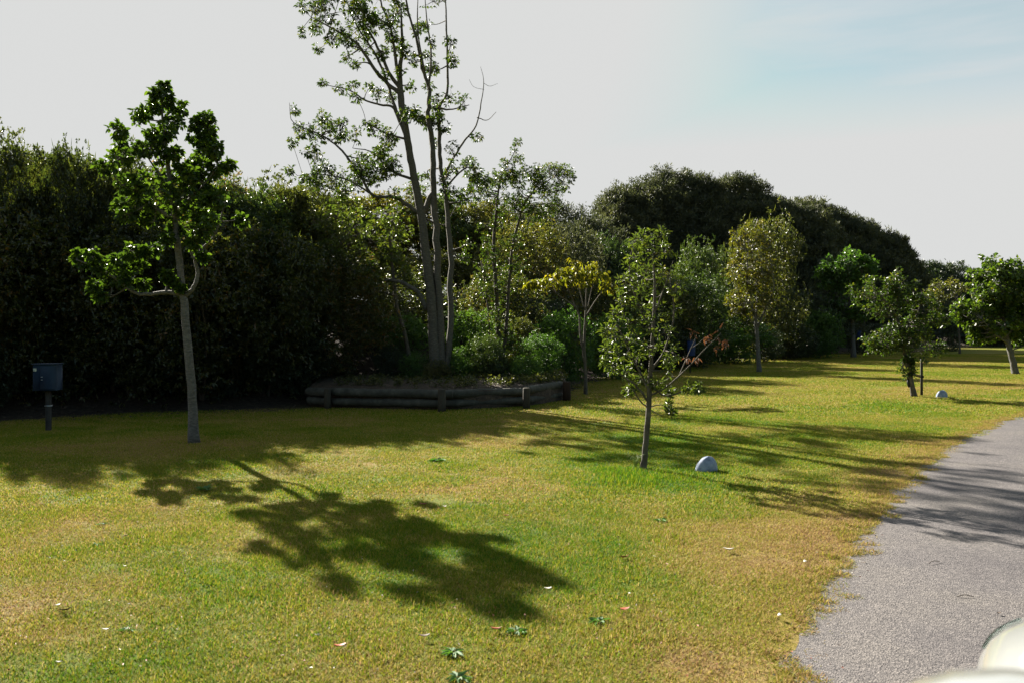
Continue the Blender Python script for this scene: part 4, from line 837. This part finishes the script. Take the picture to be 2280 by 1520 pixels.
# ------------------------------------------------------------------ things lying on the lawn
whitem = noisemat('silvery_leaf_underside', [(.3, (.30, .28, .25)), (.7, (.45, .43, .39))], 20, 5, .6, .2)
redm = noisemat('red_brown_leaf', [(.3, (.15, .035, .02)), (.7, (.27, .07, .035))], 20, 5, .6, .2)
darkm = noisemat('dark_leaf_litter', [(.3, (.04, .028, .02)), (.7, (.09, .065, .05))], 20, 5, .7, .2)
def litter(px, py, lpx, mat, rz, label, asp=.45, curl=.5):
    x_, y_ = gnd(px, py); l_ = lpx * y_ / F; n = 9; V = []
    for i in range(n):
        t_ = i / (n - 1); w_ = l_ * asp * math.sin(math.pi * min(1, t_ * .97 + .015)) ** .7 / 2 + .0006
        z = .028 + curl * l_ * (t_ - .5) ** 2 * 1.6
        for s in (-1, 0, 1): V.append((l_ * (t_ - .5), s * w_, z + abs(s) * w_ * .45))
        for s in (-1, 0, 1): V.append((l_ * (t_ - .5), s * w_, z + abs(s) * w_ * .45 - .0015))
    q_ = []
    for i in range(n - 1):
        for s in (0, 1):
            a_ = i * 6 + s; q_.append((a_, a_ + 6, a_ + 7, a_ + 1)); a_ += 3; q_.append((a_, a_ + 1, a_ + 7, a_ + 6))
        a_ = i * 6; q_.append((a_, a_ + 3, a_ + 9, a_ + 6)); q_.append((a_ + 2, a_ + 8, a_ + 11, a_ + 5))
    o_ = mk('fallen_leaf', np.array(V), np.array(q_), mat, None, True, loc=(x_, y_, 0)); o_.rotation_euler = (rng.uniform(-.35, .1), 0, rz)
    return tag(o_, label, 'leaf', 'fallen leaves on the lawn')
for a_ in ((1622, 1231, 24, whitem, -.25, 'large white leaf lying flat between the tree shadow and the path'), (1795, 1258, 15, whitem, 1.4, 'white leaf standing on edge close to the path'),
    (1738, 1380, 18, whitem, 1.2, 'white leaf near the path edge, lower of the two there'), (1220, 1319, 17, whitem, .2, 'white leaf beside the right rim of the big tree shadow'),
    (707, 1425, 14, whitem, .1, 'white leaf at the bottom, left of the big tree shadow'), (990, 1133, 9, whitem, .1, 'small white leaf above the big tree shadow'),
    (145, 1368, 26, darkm, .5, 'dark curled leaf at the lower left'), (129, 1356, 12, whitem, .9, 'pale leaf just above the dark curled leaf at lower left'), (235, 1412, 16, whitem, .1, 'pale leaf left of the broad-leaved weed at lower left'),
    (757, 1449, 27, redm, .35, 'red-brown leaf at the bottom, below the big tree shadow'), (1391, 1248, 22, redm, .2, 'curled red-brown leaf right of the tip of the big tree shadow'), (1390, 1366, 24, redm, .3, 'orange-red leaf below the tip of the tree shadow'),
    (943, 1128, 17, redm, -.1, 'thin red-brown leaf at the upper rim of the big tree shadow'), (1127, 1154, 14, redm, .1, 'dark red leaf above the middle of the big tree shadow'), (1105, 1411, 26, redm, .0, 'long red leaf below the lower rim of the big tree shadow'),
    (1640, 1000, 11, whitem, .1, 'small pale leaf behind the near white stone'), (945, 1427, 26, darkm, .2, 'dark leaf below the middle of the big tree shadow'), (278, 1268, 9, whitem, 0, 'tiny pale leaf in the middle of the left lawn'),
    (130, 1486, 14, whitem, .1, 'pale leaf at the bottom left corner'), (2225, 1375, 12, darkm, .3, 'dark leaf lying on the asphalt path'), (280, 1199, 12, darkm, .2, 'dark leaf in the middle of the left lawn'), (1462, 1352, 0, None, 0, '')):
    if a_[2]: litter(*a_)
# countless small bits
n = 1400; py = rng.uniform(930, 1515, n) ; px = rng.uniform(-20, 2050, n); G = np.array([gnd(a_, b_) for a_, b_ in zip(px, py)]); ok = (edge_signed(G[:, 0], G[:, 1]) < .25) & (wdist(G[:, 0], G[:, 1]) < -.5); G = G[ok]; n = len(G)
for nm, mat, sel, lab in (('leaf_litter', darkm, slice(0, None, 3), 'scattered small dark leaf litter on the lawn'), ('leaf_litter', redm, slice(1, None, 3), 'scattered small reddish leaf litter on the lawn'), ('leaf_litter', whitem, slice(2, None, 30), 'scattered tiny pale leaf litter on the lawn')):
    g_ = G[sel]; k = len(g_); D = rand_dir(k); D[:, 2] *= .2
    V, q_, t_, kk = leaf_geo(np.column_stack((g_, rng.uniform(.015, .035, k))), D, np.tile((0, 0, 1.), (k, 1)) + rng.normal(0, .5, (k, 3)), rng.uniform(.012, .03, k), rng.uniform(.005, .012, k))
    tag(mk(nm, V, t_, mat), lab, 'leaf litter', kind='stuff')
# litter and twigs on the soil under the wood
n = 2500; X_ = rng.uniform(-16, 3, n); Y_ = wline(X_) + rng.uniform(-1, 3.5, n); Z_ = terr(X_, Y_)
D = rand_dir(n); D[:, 2] *= .3; V, q_, t_, k = leaf_geo(np.column_stack((X_, Y_, Z_ + .02)), D, rand_dir(n) + (0, 0, 1), rng.uniform(.04, .12, n), rng.uniform(.015, .04, n))
tag(mk('leaf_litter', V, t_, darkm), 'brown leaf litter on the soil bank under the wood', 'leaf litter', kind='stuff')
# weeds
def weed(px, py, wpx_, label, n=16, h=.5):
    x_, y_ = gnd(px, py); l_ = wpx_ / 2 * y_ / F; az = rng.random(n) * 6.283; D = np.stack((np.cos(az), np.sin(az), rng.uniform(.1, .9, n) * h), 1)
    V, q_, t_, k = leaf_geo(np.column_stack((np.cos(az) * .01, np.sin(az) * .01, np.full(n, .01))), D, np.tile((0, 0, 1.), (n, 1)) + rng.normal(0, .25, (n, 3)), l_ * rng.uniform(.5, 1.1, n), l_ * .35, round_=True, droop=.25)
    o_ = mk('weed', V, q_, LM['weed'], tint=np.repeat(rng.random(n), k), loc=(x_, y_, 0)); return tag(o_, label, 'weed', 'broad-leaved weeds in the lawn')
weed(282, 1405, 34, 'broad-leaved green weed at the lower left'); weed(1470, 1160, 36, 'flat dark green weed below the thin young tree'); weed(1010, 1455, 60, 'bright green weed patch at the bottom below the tree shadow', 26)
weed(975, 1026, 44, 'bright flat weed above the big tree shadow', 22); weed(1335, 1385, 50, 'blue-green weed patch right of the shadow tip', 18); weed(225, 1168, 26, 'small weed in the upper left lawn', 12)
weed(215, 1214, 26, 'small weed just below another in the left lawn', 12); weed(1020, 1512, 60, 'bright green weed cut by the bottom edge', 24, .7); weed(455, 1092, 40, 'tufty weed between the shadows at left', 20, 1.2); weed(1150, 1408, 50, 'green clover patch under the lower shadow rim', 22)
# spiky grass tuft by the young tree
n = 46; az = rng.random(n) * 6.283; x_, y_ = gnd(1415, 1042); mb = MB()
for i in range(n):
    l_ = rng.uniform(.08, .2); d_ = np.array((math.cos(az[i]), math.sin(az[i]), 0)); s = rng.uniform(.2, .8)
    P = spline([np.array((0, 0, 0)) + d_ * .01, d_ * l_ * s * .4 + (0, 0, l_ * .8), d_ * l_ * s + (0, 0, l_ * rng.uniform(.6, 1.1))], 3); mb.tube(P, np.linspace(.0022, .0006, len(P)), 3, False)
tg, N, L = newmat('tuft_green'); pp = N.new('ShaderNodeBsdfPrincipled'); nn = N.new('ShaderNodeTexNoise'); nn.inputs['Scale'].default_value = 30; rr_ = ramp(N, [(.3, (.10, .19, .02)), (.7, (.2, .24, .04))]); L.new(nn.outputs[0], rr_.inputs[0]); L.new(rr_.outputs[0], pp.inputs[0]); oo = N.new('ShaderNodeOutputMaterial'); L.new(pp.outputs[0], oo.inputs[0])
tag(mb.build('grass_tuft', tg, None, False, (x_, y_, 0)), 'spiky tuft of long grass at the foot of the thin young tree', 'grass tuft')
# twigs on the asphalt
for px, py, l_, rz, lab in ((2080, 1258, .12, .5, 'thin dark twig on the asphalt, upper one'), (2150, 1335, .1, -.1, 'thin dark twig on the asphalt, lower one')):
    x_, y_ = gnd(px, py); mb = MB(); mb.tube(spline([(-l_ / 2, 0, .022), (0, .012, .03), (l_ / 2, 0, .022)], 4), .0025, 5); o_ = mb.build('twig', darkm, None, True, (x_, y_, 0)); o_.rotation_euler[2] = rz; tag(o_, lab, 'twig')

# ------------------------------------------------------------------ white car, front wing and mirror at the bottom right
m, N, L = newmat('white_car_paint'); p = N.new('ShaderNodeBsdfPrincipled'); p.inputs['Base Color'].default_value = (.8, .8, .78, 1); p.inputs['Roughness'].default_value = .3; p.inputs['Coat Weight'].default_value = 1; p.inputs['Coat Roughness'].default_value = .04
nn = N.new('ShaderNodeTexNoise'); nn.inputs['Scale'].default_value = 5; r_ = ramp(N, [(.3, (.25, .26, .26)), (.7, (.28, .29, .29))]); L.new(nn.outputs[0], r_.inputs[0]); L.new(r_.outputs[0], p.inputs['Base Color'])
o = N.new('ShaderNodeOutputMaterial'); L.new(p.outputs[0], o.inputs[0]); PAINT = m
m, N, L = newmat('lamp_lens'); p = N.new('ShaderNodeBsdfPrincipled'); p.inputs['Base Color'].default_value = (.16, .22, .20, 1); p.inputs['Roughness'].default_value = .08; p.inputs['Transmission Weight'].default_value = .25; p.inputs['Coat Weight'].default_value = 1; o = N.new('ShaderNodeOutputMaterial'); L.new(p.outputs[0], o.inputs[0]); LENS = m
m, N, L = newmat('car_glass'); p = N.new('ShaderNodeBsdfPrincipled'); p.inputs['Base Color'].default_value = (.03, .04, .04, 1); p.inputs['Roughness'].default_value = .03; p.inputs['Coat Weight'].default_value = 1; o = N.new('ShaderNodeOutputMaterial'); L.new(p.outputs[0], o.inputs[0]); GLASS = m
rub = noisemat('tyre_rubber', [(.3, (.012, .012, .012)), (.7, (.03, .03, .03))], 20, 4, .8, .2)
HEAD = math.radians(24); CX, CY = 0.0, 0.0
car = empty('car', (math.cos(HEAD) * 1.05, -math.sin(HEAD) * 1.05, 0), -HEAD, 'white car cut by the bottom right corner, only its front wing, lamp and mirror showing', 'car')
# local: +y forward, x to the right, centre line x=0, half width .9
def loft(prof, name, mat, par, n=20, power=3.2, smooth=True):
    """prof rows: y, halfwidth, zlow, zhigh"""
    V = []; th = np.linspace(0, 2 * np.pi, n + 1)[:-1]
    for y, hw, z0, z1 in prof:
        c_, s_ = np.cos(th), np.sin(th)
        x = np.sign(c_) * np.abs(c_) ** (2 / power) * hw; z = (z0 + z1) / 2 + np.sign(s_) * np.abs(s_) ** (2 / power) * (z1 - z0) / 2
        V += [(a_, y, b_) for a_, b_ in zip(x, z)]
    m_ = len(prof); ii = np.arange(m_ - 1)[:, None] * n; j = np.arange(n)[None]
    q_ = np.stack((ii + j, ii + n + j, ii + n + (j + 1) % n, ii + (j + 1) % n), -1).reshape(-1, 4)
    V += [(0, prof[0][0], (prof[0][2] + prof[0][3]) / 2), (0, prof[-1][0], (prof[-1][2] + prof[-1][3]) / 2)]; jj = np.arange(n)
    t_ = np.vstack((np.stack((jj, (jj + 1) % n, np.full(n, m_ * n)), 1), np.stack(((m_ - 1) * n + (jj + 1) % n, (m_ - 1) * n + jj, np.full(n, m_ * n + 1)), 1)))
    return mk(name, np.array(V), [q_, t_], mat, par, smooth)
body = loft([(-2.3, .60, .5, .95), (-2.2, .78, .36, 1.02), (-1.9, .87, .3, 1.06), (-1., .9, .28, 1.08), (.2, .9, .28, 1.07), (1.0, .9, .28, 1.05), (1.7, .89, .28, 1.03), (2.15, .885, .28, 1.05), (2.4, .87, .28, 1.03), (2.58, .84, .29, 1.0), (2.72, .76, .31, .955), (2.83, .63, .34, .88), (2.89, .42, .40, .72)], 'body', PAINT, car, 40, 5)
loft([(-2.1, .55, 1.0, 1.1), (-1.7, .70, 1.0, 1.62), (-.9, .72, 1.0, 1.73), (0, .72, 1.0, 1.74), (.45, .70, 1.0, 1.66), (1.0, .66, 1.0, 1.28), (1.35, .62, 1.0, 1.05)], 'cabin_glass', GLASS, car, 32, 5)
loft([(-1.9, .6, 1.60, 1.66), (-1.5, .70, 1.66, 1.74), (-.6, .72, 1.70, 1.79), (.1, .71, 1.69, 1.78), (.5, .67, 1.63, 1.69)], 'roof', PAINT, car, 28, 4)
for s in (-1, 1):
    for y0, z0, y1, z1, x0, x1 in ((.45, 1.68, 1.35, 1.04, .70, .76), (-.35, 1.72, -.35, 1.04, .735, .80), (-1.75, 1.62, -2.05, 1.04, .71, .76)):
        mb = MB(); mb.tube(spline([(s * x0, y0, z0), (s * (x0 + x1) / 2 * 1.0, (y0 + y1) / 2, (z0 + z1) / 2 + .02), (s * x1, y1, z1)], 4), .035, 8); mb.build('pillar', PAINT, car, True)
    for y_ in (1.75, -1.5):
        wh = MB(); wh.tube(((s * .66, y_, .33), (s * .68, y_, .33), (s * .88, y_, .33), (s * .905, y_, .33)), (.29, .33, .33, .29), 28); wo = wh.build('wheel', rub, car)
        rm = MB(); rm.tube(((s * .88, y_, .33), (s * .915, y_, .33)), (.20, .17), 20); rm.build('rim', metalm, wo)
    # lamp hugging the front corner
    V = []
    for t_ in np.linspace(0, 1, 10):
        yy = 2.56 + .2 * t_; hw, zl, zh = (float(np.interp(yy, (2.15, 2.4, 2.58, 2.72, 2.83), q_)) for q_ in ((.885, .87, .84, .76, .63), (.28, .28, .29, .31, .34), (1.05, 1.03, 1.0, .955, .88)))
        for u_ in np.linspace(0, 1, 6):
            z_ = zh - .13 + .08 * u_ - .03 * (1 - u_) * math.sin(math.pi * t_); zn = (z_ - (zl + zh) / 2) / ((zh - zl) / 2)
            V.append((s * (hw * (1 - abs(zn) ** 5) ** .2 + .007), yy, z_))
    ii = np.arange(9)[:, None] * 6 + np.arange(5)[None]; mk('headlight', np.array(V), np.stack((ii, ii + 6, ii + 7, ii + 1), -1).reshape(-1, 4), LENS, car, True)
    mb = MB(); P = []
    for yy in np.linspace(1.2, 2.82, 14):
        hw, zh = (float(np.interp(yy, (1.0, 2.15, 2.4, 2.58, 2.72, 2.83), q_)) for q_ in ((.9, .885, .87, .84, .76, .63), (1.05, 1.05, 1.03, 1.0, .955, .88))); P.append((s * hw * .80, yy, zh - .012))
    mb.tube(np.array(P), .0075, 6); mb.build('bonnet_seam', strapm, car, True)
    # mirror
    loft([(.60, .10, 1.24, 1.31), (.64, .15, 1.18, 1.375), (.70, .165, 1.165, 1.40), (.76, .16, 1.175, 1.39), (.81, .12, 1.20, 1.36), (.83, .06, 1.25, 1.31)], 'wing_mirror', PAINT, car, 24, 3).location = (s * .905, 0, 0.051)
    mb = MB(); mb.tube(((s * .84, .80, 1.10), (s * .92, .78, 1.17), (s * 1.0, .76, 1.22)), .028, 8); mb.build('mirror_arm', PAINT, car, True)
mb = MB(); mb.box((0, 2.80, .52), (.9, .06, .16), bev=.02); mb.build('grille', strapm, car)
print('objects', len(bpy.data.objects), 'tris', sum(sum(1 for _ in [0]) for _ in [0]))
